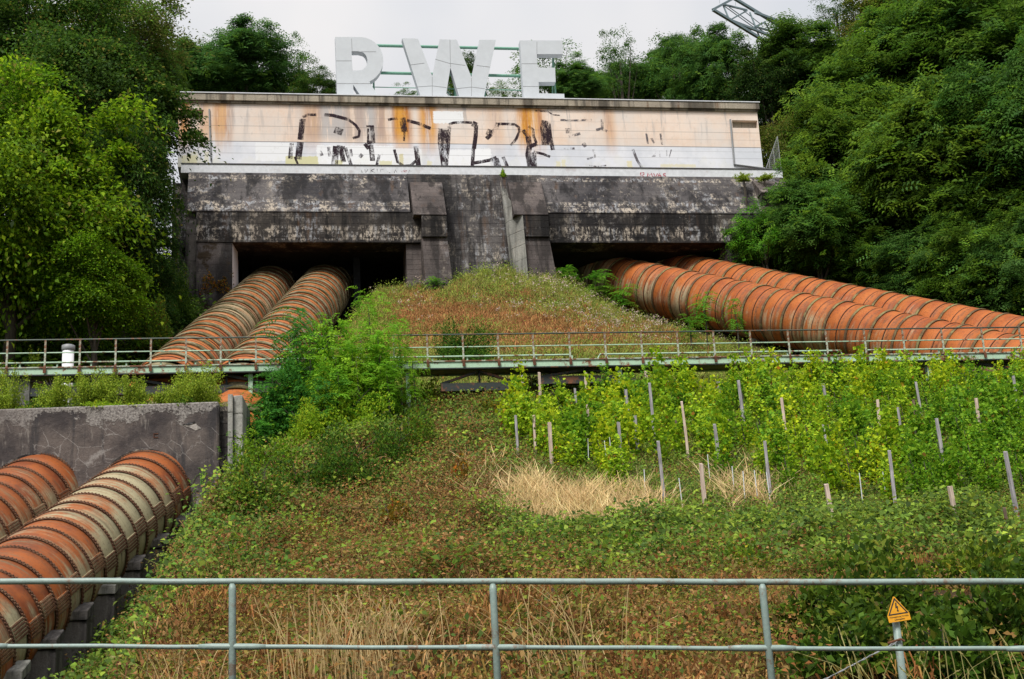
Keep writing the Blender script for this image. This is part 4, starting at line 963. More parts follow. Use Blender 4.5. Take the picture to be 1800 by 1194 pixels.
# crowns -------------------------------------------------------------
def crown(name, seed, nclump, per, leaf, pal, clump_r=.24, flat=.55, spread=1.0, kind='leaf', under=-.35, accent=None, hollow=.55):
    """unit crown (radius 1): clumps of real leaves spread through an uneven volume; returns mesh and the clump centres"""
    r = np.random.default_rng(seed)
    p = unit(r.normal(size=(nclump, 3))); rad = hollow + (1 - hollow) * r.random((nclump, 1)) ** .7
    lob = 1 + .2 * np.sin(p[:, :1] * 4 + seed) + .17 * np.cos(p[:, 1:2] * 5 + p[:, 2:] * 4 + seed) + .1 * np.sin(p[:, :1] * 9 + p[:, 2:] * 8 + seed)
    cc = p * rad * lob
    cc[:, 2] = np.where(cc[:, 2] < under, under + (cc[:, 2] - under) * .55, cc[:, 2])
    cr = clump_r * r.uniform(.45, 1.45, nclump)
    hue = r.normal(0, 1, (nclump, 1))
    n = nclump * per; ci = np.repeat(np.arange(nclump), per)
    o = r.normal(size=(n, 3)) * np.array([.6, .6, .6 * flat]); o = o * cr[ci][:, None]
    o[:, 2] -= .35 * (o[:, 0] ** 2 + o[:, 1] ** 2) / cr[ci]
    c = cc[ci] + o
    outw = unit(cc[ci] * np.array([1, 1, .35]) + o * 1.5 + np.array([0, 0, .05]))
    nrm = unit(np.array([0, 0, 1.0]) + .55 * outw + r.normal(size=(n, 3)) * .38)
    d = unit(outw + np.array([0, 0, -.25]) + r.normal(size=(n, 3)) * .55)
    ls = leaf * r.uniform(.65, 1.35, n)
    col = pick(pal, n, r) * (1 + .2 * hue[ci])
    if accent is not None:
        k = r.random(n) < accent[1] * (1 + .8 * hue[ci][:, 0]); col[k] = pick(accent[0], int(k.sum()), r)
    col = np.clip(col, .004, .8)
    if kind == 'leaf': V = leaf_quads(c, d, nrm, ls, ls * .62); C = col
    else:                                              # pinnate sprays: pairs of leaflets along a drooping stalk
        Vs, Cs = [], []; side = unit(np.cross(nrm, d)); dn = np.cross(d, side)
        for k, t in enumerate((-.4, -.1, .2, .5)):
            q = c + d * (ls * t * 1.5)[:, None] - dn * (ls * t * t * .5)[:, None]
            for sgn in (-1, 1):
                q2 = q + side * (sgn * ls * .26)[:, None]
                Vs.append(leaf_quads(q2, side * sgn + d * .45, nrm, ls * .5, ls * .22)); Cs.append(col * r.uniform(.9, 1.1, (n, 1)))
        V = np.concatenate(Vs); C = np.concatenate(Cs)
    return vmesh(name, V, C, M['leaf']), cc
DK = [(.034, .085, .013), (.05, .115, .015), (.024, .060, .012), (.07, .135, .016)]
MD = [(.09, .175, .018), (.125, .225, .02), (.06, .13, .016), (.16, .245, .024)]
YG = [(.145, .27, .011), (.19, .325, .012), (.10, .20, .010), (.26, .365, .014), (.06, .14, .009)]
OL = [(.15, .17, .03), (.19, .19, .035), (.11, .14, .025), (.21, .19, .04)]
BL = [(.065, .15, .03), (.095, .195, .04), (.045, .115, .024), (.125, .225, .045)]
BR = [(.09, .27, .018), (.14, .34, .022), (.065, .20, .018), (.18, .37, .028)]
CR = {
 'maple': [crown('crown', s, 130, 430, .046, YG, .24, .42, accent=(OL, .05)) for s in (1, 2)],
 'dark':  [crown('crown', s, 115, 300, .05, DK, .26, .42, accent=(OL, .06)) for s in (3, 4, 5)],
 'robinia': [crown('crown', s, 130, 75, .11, MD, .27, .42, kind='spray', accent=(BL, .12)) for s in (6, 7, 8)],
 'bluish': [crown('crown', s, 120, 75, .11, BL, .27, .42, kind='spray', accent=(MD, .2)) for s in (9, 10)],
 'olive': [crown('crown', s, 110, 230, .05, OL, .25, .6, accent=(MD, .3)) for s in (12,)],
 'sparse': [crown('crown', s, 46, 150, .05, MD, .24, .5, hollow=.35, accent=(BL, .4)) for s in (13, 14, 15)],
 'bright': [crown('crown', s, 60, 40, .15, BR, .3, .6, kind='spray') for s in (16, 17)],
}
def limbs(mb, base, top, cc, R, RZ, r, n, tr, sp=''):
    idx = r.choice(len(cc), min(n, len(cc)), replace=False)
    for i in idx:
        e = top + Vector((cc[i][0] * R, cc[i][1] * R, (cc[i][2] + (-.1 if sp == 'sparse' else .1)) * RZ)) * .85
        t = r.uniform(.35, .9); s = base.lerp(top, t) if e.z > base.lerp(top, .35).z else base.lerp(top, .35)
        m = s.lerp(e, .5) + Vector((r.uniform(-.2, .2), r.uniform(-.2, .2), r.uniform(.0, .12) * R))
        mb.tube([s, m, e], [tr * .36, tr * .2, tr * .04], 5, cap=False)
def tree(px, py, D, wpx, hpx, sp, label, name='broadleaf_tree', tint=(1.06, 1.06, 1.06), n=14, group='trees around the valve house', cat='tree', seed=0, var=None):
    """crown centre seen at (px, py), about wpx x hpx pixels big, D metres away"""
    c = at(px, py, D); R = wpx * D / FPX / 2; RZ = hpx * D / FPX / 2; g = gz(c.x, c.y)
    root = empty(name, (c.x, c.y, min(g, c.z - RZ * .9))); tag(root, label, cat, group)
    r = np.random.default_rng(int(px * 7 + py + seed + 2000)); var = CR[sp][int(r.integers(len(CR[sp]))) if var is None else var]
    o = foliage_obj('crown', var[0], root, np.array(tint) * r.uniform(.95, 1.15), (0, 0, c.z - root.location.z))
    o.scale = (R, R, RZ); o.rotation_euler = (0, 0, r.uniform(0, 6.28))
    h = c.z - root.location.z - RZ * (.2 if sp == 'sparse' else .5); tr = max(.07, .05 * R + .012 * h)
    a = o.rotation_euler.z; cc = var[1] @ np.array([[math.cos(a), math.sin(a), 0], [-math.sin(a), math.cos(a), 0], [0, 0, 1]])
    base, top = Vector((0, 0, -.6)), Vector((r.uniform(-.3, .3), r.uniform(-.3, .3), h + RZ * .35))
    MB().tube([base, base.lerp(top, .4) + Vector((r.uniform(-.2, .2), 0, 0)), top], [tr * 1.25, tr * .8, tr * .22], 8).build('trunk', M['bark'], root, True)
    mb = MB(); limbs(mb, base, top, cc, R, RZ * (.8 if sp == 'sparse' else 1), r, n if sp != 'sparse' else 9, tr, sp); mb.build('limbs', M['bark'], root)
    return root
T_ = tree
# left slope
T_(22, 370, 60, 400, 490, 'maple', 'big bright yellow green tree at the left edge above the footbridge', tint=(1, 1, 1), var=0)
T_(165, 505, 60, 200, 190, 'maple', 'low yellow green tree crown at the left beside the dark trees and footbridge', tint=(.8, .92, .9), var=1)
T_(-40, 240, 64, 330, 260, 'maple', 'yellow green tree top at the far left edge above the big bright one', tint=(.7, .8, .9), var=1)
T_(222, 335, 64, 190, 330, 'dark', 'dark green tree overlapping the left end of the valve house', tint=(1, 1, 1), var=0)
T_(180, 180, 68, 300, 300, 'dark', 'large dark green tree standing behind the bright tree on the left', tint=(1.1, 1.05, 1), var=1)
T_(70, 60, 72, 320, 300, 'dark', 'tall dark tree cut by the top left corner', tint=(1.15, 1.1, 1), var=2)
T_(215, 45, 78, 220, 210, 'olive', 'olive tree top against the sky at the upper left', tint=(.75, .85, .9))
T_(225, 480, 66, 170, 220, 'dark', 'dark tree low on the left bank beside the mossy pier', tint=(.85, .9, .9), var=2)
T_(262, 150, 82, 130, 230, 'robinia', 'slim green tree left of the roof corner', tint=(.75, .8, .9))
T_(345, 135, 96, 170, 130, 'bluish', 'bluish green tree behind the left end of the roof', tint=(.75, .85, .9), var=0)
T_(440, 115, 97, 190, 150, 'bluish', 'round topped tree behind the roof between the left end and the sign', tint=(.7, .82, .9), var=1)
T_(520, 120, 99, 110, 120, 'sparse', 'thin see-through tree left of the first giant letter', tint=(.8, .9, 1), var=0)
T_(552, 158, 96, 90, 70, 'dark', 'small dark tree top just left of the first giant letter', tint=(1, 1, 1))
# behind the sign
T_(715, 172, 100, 70, 45, 'sparse', 'tree tip showing between the first and second giant letters', var=1, tint=(1, 1, 1.1))
T_(815, 145, 100, 75, 120, 'dark', 'dark tree showing inside the second giant letter', tint=(1, 1, .9))
T_(878, 165, 101, 70, 60, 'sparse', 'leafy tree tip between the second and third giant letters', var=2)
T_(960, 130, 98, 150, 130, 'sparse', 'tree behind the third giant letter', var=0, tint=(.8, .9, 1)); T_(1005, 150, 97, 110, 80, 'bluish', 'rounded green tree right of the third giant letter', tint=(.8, .9, .9))
T_(1085, 120, 99, 105, 150, 'sparse', 'open slender tree standing alone right of the sign', var=1, tint=(.75, .85, 1))
T_(1120, 150, 103, 120, 90, 'bluish', 'low green tree filling the gap right of the slender tree', tint=(.8, .9, .9)); T_(1075, 155, 103, 90, 80, 'robinia', 'low tree behind the slender tree right of the sign', tint=(.8, .88, .9)); T_(1185, 120, 103, 120, 120, 'bluish', 'feathery tree behind the open crowned tree', tint=(.85, .92, .9))
T_(1190, 130, 100, 150, 160, 'sparse', 'open crowned tree behind the right half of the roof', var=2, tint=(.75, .9, 1)); T_(1255, 125, 97, 140, 170, 'bluish', 'feathery tree behind the right end of the roof', tint=(.75, .85, .8))
# right slope
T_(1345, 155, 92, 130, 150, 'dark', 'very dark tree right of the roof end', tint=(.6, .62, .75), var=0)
T_(1410, 120, 94, 220, 130, 'robinia', 'dark green tree under the steel lattice arm', tint=(.65, .72, .8), var=0)
T_(1385, 275, 88, 150, 190, 'olive', 'olive yellow tree beside the wire mesh fence', tint=(.85, .9, .8))
T_(1470, 30, 104, 110, 100, 'sparse', 'dark open tree top right of the steel lattice arm', tint=(.7, .75, .9), var=0)
T_(1550, 40, 102, 170, 150, 'olive', 'yellowish tree top at the upper right', tint=(.95, .95, .9))
T_(1700, 70, 88, 330, 300, 'robinia', 'broad feathery tree at the upper right corner', tint=(.72, .8, .8), var=1)
T_(1560, 170, 90, 260, 240, 'robinia', 'feathery green tree in the upper middle of the right slope', tint=(.85, .9, .85), var=2)
T_(1480, 280, 86, 230, 250, 'robinia', 'leafy tree just right of the olive yellow tree', tint=(1, .98, .85), var=0)
T_(1640, 300, 78, 300, 300, 'robinia', 'large feathery tree in the middle of the right slope', tint=(.95, .95, .85), var=1)
T_(1790, 230, 74, 280, 330, 'bluish', 'bluish green tree at the right edge', tint=(.8, .9, .7), var=0)
T_(1425, 395, 79, 190, 180, 'bluish', 'green shrubby tree beside the broken end bracket', tint=(.95, 1.05, .8), var=1, name='young_tree')
T_(1530, 405, 86, 230, 170, 'robinia', 'shaded tree above the rear right pipe', tint=(.8, .9, .9), var=2)
T_(1680, 440, 86, 260, 180, 'bluish', 'dark bluish tree low on the right slope above the pipe', tint=(.8, .85, .8), var=0)
T_(1800, 455, 84, 230, 190, 'bluish', 'dark bluish tree by the right edge above the pipe', tint=(.72, .8, .75), var=1)
T_(1345, 418, 79.5, 130, 110, 'bright', 'bright green young tree covering the right end of the right mouth', tint=(.8, .85, .9), var=0, name='young_tree')
T_(1440, 462, 88, 220, 60, 'bright', 'fresh green young trees edge along the top of the rear right pipe', tint=(1, 1, .9), var=1, name='young_tree')
for px, pyb, w, h, sp, lab in ((1370, 470, 110, 90, 'bright', 'bright young growth above the rear right pipe near the mouth'), (1450, 498, 150, 100, 'bright', 'bright leafy young tree above the rear right pipe'), (1530, 520, 170, 150, 'robinia', 'low green tree above the middle of the rear right pipe'), (1620, 540, 190, 170, 'bluish', 'low bluish tree above the rear right pipe'),
          (1710, 556, 200, 190, 'robinia', 'low leafy tree above the rear right pipe near the edge'), (1800, 570, 210, 210, 'bluish', 'low bluish tree at the right edge above the rear pipe'), (1490, 450, 170, 150, 'robinia', 'green tree on the bank behind the bright young growth'), (1590, 440, 190, 160, 'bluish', 'bluish tree on the bank in the lower middle of the right slope'), (1690, 460, 190, 170, 'robinia', 'green tree on the bank at the lower right'), (1790, 450, 190, 170, 'robinia', 'green tree on the bank by the right edge')):
    T_(px, pyb - .42 * h, on_ground(px, pyb).y + .8, w, h, sp, lab, tint=(.85, .92, .85) if sp != 'bright' else (1.35, 1.3, .9))
# further wood behind
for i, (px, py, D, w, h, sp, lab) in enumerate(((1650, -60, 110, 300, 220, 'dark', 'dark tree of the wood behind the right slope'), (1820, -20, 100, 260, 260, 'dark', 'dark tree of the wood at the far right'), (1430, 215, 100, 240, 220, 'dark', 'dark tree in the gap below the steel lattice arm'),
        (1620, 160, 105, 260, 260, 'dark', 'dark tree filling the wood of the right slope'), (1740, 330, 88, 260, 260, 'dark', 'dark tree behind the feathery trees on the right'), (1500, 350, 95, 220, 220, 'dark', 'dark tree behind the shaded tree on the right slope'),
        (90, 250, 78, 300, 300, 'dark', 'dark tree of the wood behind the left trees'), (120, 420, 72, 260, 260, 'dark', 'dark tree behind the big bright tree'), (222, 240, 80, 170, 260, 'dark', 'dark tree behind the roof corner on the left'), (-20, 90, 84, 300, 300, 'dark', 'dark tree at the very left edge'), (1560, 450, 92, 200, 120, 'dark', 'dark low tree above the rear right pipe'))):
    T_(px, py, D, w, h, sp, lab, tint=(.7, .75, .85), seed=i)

# saplings with long pinnate leaves --------------------------------------
def sapling_mesh(name, seed, H, nf, pal, fl=.62, lean=.0, pairs=8):
    r = np.random.default_rng(seed); Vs, Cs = [], []
    for k in range(nf):
        h = H * (.25 + .75 * (k + .5) / nf) ; az = r.uniform(0, 6.28) ; L = fl * r.uniform(.7, 1.25)
        bx = r.normal(0, .16 * H * (.35 + h / H), 2) * .55
        b = np.array([bx[0] + lean * h, bx[1], h + r.normal(0, .1)]); out = np.array([math.cos(az), math.sin(az), 0]); rise = r.uniform(.1, .75)
        base_col = pick(pal, 1, r, .12)
        t = np.linspace(.12, 1, pairs)[:, None]
        sp = b + out * (L * t) + np.array([0, 0, 1]) * (L * (rise * t - .75 * t * t))
        tan = unit(out + np.array([0, 0, 1]) * (rise - 1.5 * t)); sd = np.cross(np.array([0, 0, 1.]), out)[None]; nn = unit(np.cross(tan, np.repeat(sd, pairs, 0)))
        nn = nn * np.sign(nn[:, 2:3] + 1e-6)
        ll = L * .30 * (1 - .35 * t[:, 0])
        for s in (-1, 1):
            d = unit(sd * s + tan * .5 + r.normal(size=(pairs, 3)) * .12)
            Vs.append(leaf_quads(sp + d * (ll * .5)[:, None], d, nn + r.normal(size=(pairs, 3)) * .15, ll, ll * .36, .06)); Cs.append(np.clip(base_col * r.uniform(.85, 1.15, (pairs, 1)), .004, .8))
    return vmesh(name, np.concatenate(Vs), np.concatenate(Cs), M['leaf'])
SG = [(.17, .38, .022), (.24, .46, .025), (.11, .29, .02), (.29, .49, .03)]
SD = [(.045, .17, .028), (.065, .22, .03), (.085, .25, .03)]
SY = [(.28, .42, .02), (.35, .47, .025), (.20, .34, .02)]
SAP = {'g': [sapling_mesh('foliage', 21 + i, 3.4, 130, SG, .55) for i in range(2)], 'd': [sapling_mesh('foliage', 31 + i, 3.2, 150, SD, .6) for i in range(2)], 'y': [sapling_mesh('foliage', 41, 3.0, 90, SY, .4)], 's': [sapling_mesh('foliage', 51 + i, 1.2, 40, BR, .42) for i in range(2)]}
def sapling(px, pyt, D, hpx, kind, label, name='sapling', wid=1.0, v=0, tint=(1, 1, 1), group='saplings and shrubs on the slope', cat='sapling'):
    H = hpx * D / FPX; t = at(px, pyt, D); b = Vector((t.x, t.y, t.z - H)); me = SAP[kind][v % len(SAP[kind])]
    H0 = {'g': 3.4, 'd': 3.2, 'y': 3.0, 's': 1.2}[kind]
    root = empty(name, b); tag(root, label, cat, group)
    o = foliage_obj('foliage', me, root, tint); k = H / H0; o.scale = (k * wid, k * wid, k); o.rotation_euler = (0, 0, px * 1.3)
    g = min(gz(b.x, b.y) - b.z, 0) - .3
    MB().tube([(0, 0, g), (.05, 0, H * .4), (-.04, .03, H * .92)], [.05, .035, .012], 6).build('stem', M['bark'], root)
    return root
sapling(648, 515, 53.2, 190, 'g', 'tall bright sapling with a big leafed tip in front of the left mouth', wid=.7)
sapling(575, 560, 52.6, 200, 'g', 'bright sapling in front of the upper right-hand pipe of the left pair', v=1, wid=.9)
sapling(520, 555, 52.8, 190, 'd', 'dark feathery sapling over the lower end of the bright orange pipe', wid=1.0)
sapling(700, 560, 53.4, 150, 'g', 'yellow green sapling right of the tall big leafed one', v=1, wid=.8, tint=(.95, 1, 1))
sapling(620, 600, 52.2, 190, 'g', 'bright green sapling at the middle of the thicket before the footbridge', wid=.95)
sapling(480, 650, 51.2, 170, 'd', 'dark green feathery bush beside the pale side buttress', v=1, wid=1.1)
sapling(560, 670, 50.6, 150, 'd', 'dark green sapling below the thicket centre', wid=1.0)
sapling(627, 620, 51.6, 150, 'y', 'yellow green climbing shoot in the middle of the thicket', wid=.5)
sapling(450, 740, 50, 110, 'd', 'low dark sapling at the foot of the side buttress', v=1, wid=1.2, tint=(1.2, 1.2, 1))
sapling(680, 640, 51.8, 110, 'g', 'fresh green sapling at the right foot of the thicket', wid=1.1, tint=(.9, .95, 1))
sapling(545, 590, 52.0, 190, 'g', 'bright sapling at the left shoulder of the thicket', v=1, wid=1.0, tint=(.85, .95, 1))
sapling(665, 575, 52.4, 190, 'g', 'leafy bright sapling just below the big leafed tip', v=0, wid=1.0, tint=(.95, 1, 1))
sapling(595, 640, 51.0, 170, 'g', 'bright sapling low in the middle of the thicket', v=0, wid=1.1, tint=(.85, .92, 1))
sapling(725, 620, 52.6, 120, 'g', 'small bright sapling at the right rim of the thicket', v=1, wid=.9)
for i, (px, py, D, h, lab, w) in enumerate(((765, 493, 76.5, 30, 'small bright green shrub at the left foot of the centre wall', 2.4), (1045, 482, 79, 60, 'bright leafy shrub beside the entrance of the front right pipe', 1.5), (1095, 505, 77, 50, 'bright leafy shrub against the first rings of the front right pipe', 1.5),
        (1000, 472, 78, 28, 'low green shrub at the foot of the right buttress', 2.0), (1235, 520, 70, 70, 'green shrub leaning on the front right pipe', 1.1), (1290, 530, 68, 75, 'taller thin green shrub in front of the front right pipe', .7), (970, 530, 72, 40, 'green shrub in the middle of the grassy mound', 2.2),
        (1210, 560, 68, 50, 'low shrub below the shrub leaning on the front right pipe', 1.2), (210, 775, 48.2, 45, 'small yellow green seedling growing between the two lower pipe mouths', .7), (370, 790, 48.0, 120, 'thin creeper hanging at the right corner of the anchor block', .35), (350, 830, 47.8, 90, 'sparse seedling at the right side of the lower pipe mouth', .5), (410, 760, 48.2, 60, 'small twig of leaves against the side buttress', .6))):
    sapling(px, py, D, h, 's', lab, 'seedling_shrub', w, i, tint=((1, 1, 1) if i != 8 else (1.6, 1.2, 1)), cat='shrub')

# bushes ------------------------------------------------------------------
BK = {'frond': (.16, .1, SG, (SY, .15), 1.0), 'frond_dark': (.15, .1, SD, (SG, .12), 1.0), 'fine': (.07, .7, [(.32, .43, .04), (.24, .35, .03), (.40, .47, .05), (.15, .24, .025)], None, 1.3),
      'dark': (.09, .3, DK + MD, None, 1.1), 'bramble': (.11, .3, [(.085, .18, .02), (.13, .25, .022), (.055, .12, .016), (.2, .29, .024)], ([(.32, .33, .025), (.18, .08, .03)], .12), 1.0),
      'laurel': (.115, .15, [(.065, .125, .014), (.10, .175, .016), (.145, .22, .02), (.04, .08, .012)], ([(.24, .29, .04), (.25, .24, .03)], .08), 1.0),
      'lime': (.10, .2, [(.24, .42, .022), (.31, .48, .028), (.15, .29, .02), (.40, .47, .025)], None, 1.0)}
def bush_mesh(seed, W, Dp, H, kind):
    leaf, up, pal, accent, dens = BK[kind]; r = np.random.default_rng(seed)
    n = int(np.clip(dens * 2.2 * (W * Dp * 3.1 + 2.5 * (W + Dp) * H) / (leaf * leaf * .6), 150, 15000))
    p = unit(r.normal(size=(n, 3))); p[:, 2] = np.abs(p[:, 2])
    lob = .74 + .2 * np.sin(p[:, :1] * 5 + seed) + .15 * np.cos(p[:, 1:2] * 6 + p[:, 2:] * 4 + seed) + .10 * np.sin(p[:, :1] * 13 + p[:, 1:2] * 11 + p[:, 2:] * 9)
    c = p * lob * (r.random((n, 1)) ** .3) * np.array([W, Dp, H])
    if kind == 'fine':                                  # many thin upright shoots
        ns = 26; sd = unit(r.normal(size=(ns, 3)) * np.array([.75, .75, .35]) + np.array([0, 0, .75])); sl = r.uniform(.55, 1.12, ns); k = r.integers(0, ns, n); t = r.uniform(.12, 1, (n, 1))
        c = (sd[k] * (t * sl[k][:, None]) + r.normal(size=(n, 3)) * (.17 - .11 * t)) * np.array([W * 1.25, Dp * 1.25, H]); c[:, 2] = np.maximum(c[:, 2], 0)
    d = unit(p + r.normal(size=(n, 3)) * .6 + np.array([0, 0, up])); nn = unit(p * .7 + np.array([0, 0, .9]) + r.normal(size=(n, 3)) * .5)
    ls = leaf * r.uniform(.6, 1.35, n); col = pick(pal, n, r, .18)
    if accent: k = r.random(n) < accent[1]; col[k] = pick(accent[0], int(k.sum()), r)
    return vmesh('foliage', leaf_quads(c, d, nn, ls, ls * .6), col, M['leaf'])
def bush(px, py, D, wpx, hpx, kind, label, depth=1.0, tint=(1, 1, 1), name='bush', sink=.25):
    """foot at (px, py)"""
    b = at(px, py, D); root = empty(name, b); tag(root, label, 'bush', 'bushes on the slope')
    W, H = wpx * D / FPX / 2, hpx * D / FPX * (1 + sink)
    o = foliage_obj('foliage', bush_mesh(int(px * 3 + py), W, W * depth, H, kind), root, tint, (0, 0, -sink * hpx * D / FPX))
    mb = MB(); r = random.Random(px)
    for k in range(5): mb.tube([(0, 0, min(-.3, gz(b.x, b.y) - b.z - .2)), (r.uniform(-.2, .2) * W, r.uniform(-.2, .2) * W, H * .3), (r.uniform(-.5, .5) * W, r.uniform(-.4, .4) * W, H * .62)], [.03, .02, .006], 5)
    mb.build('stems', M['bark'], root); return root
for a in ((585, 742, 52.2, 150, 175, 'frond', 'bright broad heart of the thicket rising in front of the footbridge'), (665, 720, 52.8, 120, 150, 'frond', 'bright right half of the thicket below the big leafed tip'), (505, 760, 51.4, 130, 165, 'frond_dark', 'dark left half of the thicket beside the side buttress'), (470, 790, 50.6, 90, 110, 'frond_dark', 'dark green bush at the foot of the thicket left side'), (620, 700, 53.4, 110, 150, 'frond', 'upper part of the thicket hiding the footbridge rail')):
    px, py, D, w, h, k, lab = a; bush(px, py, D, w, h, k, lab, sink=.1)
for a in ((205, 727, 48.5, 150, 22, 'lime', 'low weeds along the front edge of the block top'), (325, 716, 48.2, 90, 18, 'bramble', 'dry low weeds at the right front edge of the block top'), (70, 730, 48.9, 110, 24, 'bramble', 'low weeds at the left front edge of the block top'), (345, 706, 48.9, 140, 66, 'fine', 'rounded yellow green bush at the right end of the anchor block top'), (236, 708, 49.0, 70, 50, 'fine', 'small yellow green bush on the block top left of the rounded one'), (165, 710, 49.0, 90, 78, 'fine', 'feathery bush in the middle of the block top'), (96, 714, 49.2, 80, 66, 'fine', 'tall feathery bush on the block top under the vent post'), (64, 704, 50.0, 44, 105, 'fine', 'slender upright bush rising in front of the footbridge rail'), (8, 716, 49.2, 80, 92, 'fine', 'bush on the anchor block top cut by the left edge'), (288, 706, 49.0, 44, 26, 'fine', 'lowest little bush on the block top between two larger ones'),
          (450, 915, 46.5, 180, 130, 'bramble', 'bramble bush at the foot of the side buttress'), (610, 868, 46.8, 230, 120, 'bramble', 'big shaded bramble bush below the thicket'), (530, 890, 46.8, 170, 110, 'bramble', 'shaded bramble bush left of the biggest one'), (690, 835, 46.8, 160, 100, 'bramble', 'shaded bramble bush right of the biggest one'), (470, 850, 46.8, 150, 110, 'lime', 'yellow green bush above the shaded brambles'), (610, 775, 46.8, 190, 120, 'lime', 'light green bush at the heart of the thicket'), (715, 770, 46.8, 130, 70, 'dark', 'dark green bush right of the thicket'), (710, 810, 48, 190, 110, 'bramble', 'bramble bush right below the thicket'), (540, 800, 48.5, 170, 110, 'lime', 'lime green bush in the thicket below the dark saplings'), (660, 745, 50, 150, 90, 'bramble', 'leafy bush under the footbridge leg'), (735, 715, 51.5, 110, 60, 'lime', 'yellow tipped bush left of the truss end'), (430, 870, 46.5, 90, 70, 'lime', 'small lime green bush below the pale side buttress'),
          (355, 292, 79.0, 44, 16, 'fine', 'little weed bush on the left end of the ledge'), (392, 294, 79.0, 26, 9, 'lime', 'tiny weed tuft on the ledge right of the little weed bush'), (884, 309, 79.4, 18, 15, 'lime', 'weed tuft on the ledge above the right buttress'), (1308, 314, 80.7, 34, 14, 'fine', 'weed bush with rusty leaves on the right end of the ledge'), (1345, 313, 81.0, 34, 9, 'fine', 'low weeds under the wire mesh fence'),
          (310, 560, 70, 110, 100, 'dark', 'dark scrub bush on the left bank beside the ribbed pipe'), (265, 600, 63, 120, 90, 'bramble', 'scrub bush on the left bank just above the footbridge'), (380, 510, 75.5, 70, 60, 'bramble', 'brown leafed scrub at the foot of the mossy pier')):
    px, py, D, w, h, k, lab = a
    if 'block' not in lab and 'ledge' not in lab and 'fence' not in lab and 'scrub' not in lab and py > 600: D = on_ground(px, py).y
    bush(px, py, D, w, h, k, lab, tint=(.62, .72, .8)) if 'shaded' in lab else bush(px, py, D, w, h, k, lab, tint=((2.2, .75, .8) if 'brown leafed' in lab else (1, 1, 1)))  # shade of the 'shaded' bushes is put into a darker leaf tint
for a in ((530, 960, 44, 150, 60, 'brown bramble hump right of the lower pier row', (1.5, .62, .8)), (700, 930, 44, 170, 50, 'rusty bramble hump below the thicket', (1.7, .66, .8)), (820, 860, 46.5, 120, 55, 'reddish withered bush left of the straw coloured grass', (1.9, .62, .8)), (610, 1040, 39, 190, 60, 'brown green bramble hump behind the left part of the railing', (1.25, .75, .8)),
          (800, 1020, 39, 200, 60, 'olive bramble hump left of the middle railing post', (1.15, .85, .8)), (950, 1100, 35.5, 200, 70, 'brownish bramble hump right of the middle railing post', (1.35, .68, .8)), (1200, 1090, 35, 220, 80, 'dark brown bramble hump left of the right railing post', (1.2, .6, .7)), (420, 1010, 42, 140, 60, 'green bramble hump beside the tall saddle pier', (1, 1, .9)),
          (340, 1090, 38, 130, 70, 'dark green bramble hump under the lower rail at the left', (.75, .85, .8)), (1010, 985, 40, 180, 60, 'green bramble hump in the middle just above the top rail', (.9, 1.02, .9)), (1230, 945, 42.5, 160, 45, 'yellow green bramble hump below the short pink stake', (1.4, 1.2, .9)), (1390, 965, 41, 170, 34, 'olive bramble hump below the pale pink stake', (1.2, 1.05, .9)),
          (870, 735, 52, 120, 40, 'brownish scrub under the right end of the truss', (1.3, .8, .8)), (700, 1120, 34.5, 180, 60, 'brown bramble hump behind the tall straw clump', (1.4, .65, .8)), (500, 1130, 34.5, 170, 60, 'mixed brown bramble hump behind the left railing post', (1.1, .78, .8))):
    px, py, D, w, h, lab, t = a; g_ = on_ground(px, py); bush(px, py, g_.y, w, h, 'bramble', lab, tint=t, sink=.5)
rb = at(815, 612, 60.5); rp = Vector((rb.x, 60.5, gz(rb.x, 60.5)))
rpx, rpy = project([[rp.x, rp.y, rp.z]])
bush(rpx[0], rpy[0], 60.5, 135, rpy[0] - 545, 'dark', 'round dense dark green bush on the mound just behind the footbridge', tint=(.8, 1.0, .9), sink=.15)
def near_bush(px, pyt, D, wpx, label, tint, kind='laurel'):
    """top at (px, pyt), standing on the ground D metres away"""
    t = at(px, pyt, D); g = gz(t.x, D); H = t.z - g
    bush(px, pyt + H * FPX / D, D, wpx, H * FPX / D, kind, label, tint=tint, sink=.05)
near_bush(1560, 945, 17.5, 400, 'large leathery leaved bush behind the warning sign', (.8, .85, .8))
near_bush(1770, 960, 16.5, 360, 'large dark bush filling the bottom right corner', (.66, .74, .75))
near_bush(1425, 1010, 19, 200, 'lower bush left of the warning sign bush', (.95, .95, .9))
near_bush(1500, 1070, 15.2, 260, 'dark low bush in front at the left of the warning sign post', (.7, .8, .8))
near_bush(1680, 1065, 14.6, 300, 'dark low bush in front at the right of the warning sign post', (.68, .8, .8))
near_bush(1700, 950, 25, 300, 'yellowish bush behind the large ones under the lowest stakes', (1.35, 1.2, 1))
near_bush(1330, 955, 28, 260, 'light scrubby bush left of the large leathery leaved one', (1.3, 1.15, 1), 'bramble')
near_bush(1120, 935, 33, 230, 'bramble mound right below the straw coloured grass', (1, 1.05, .9), 'bramble')
near_bush(960, 925, 34, 200, 'dark bramble mound left below the straw coloured grass', (.85, .95, .9), 'bramble')

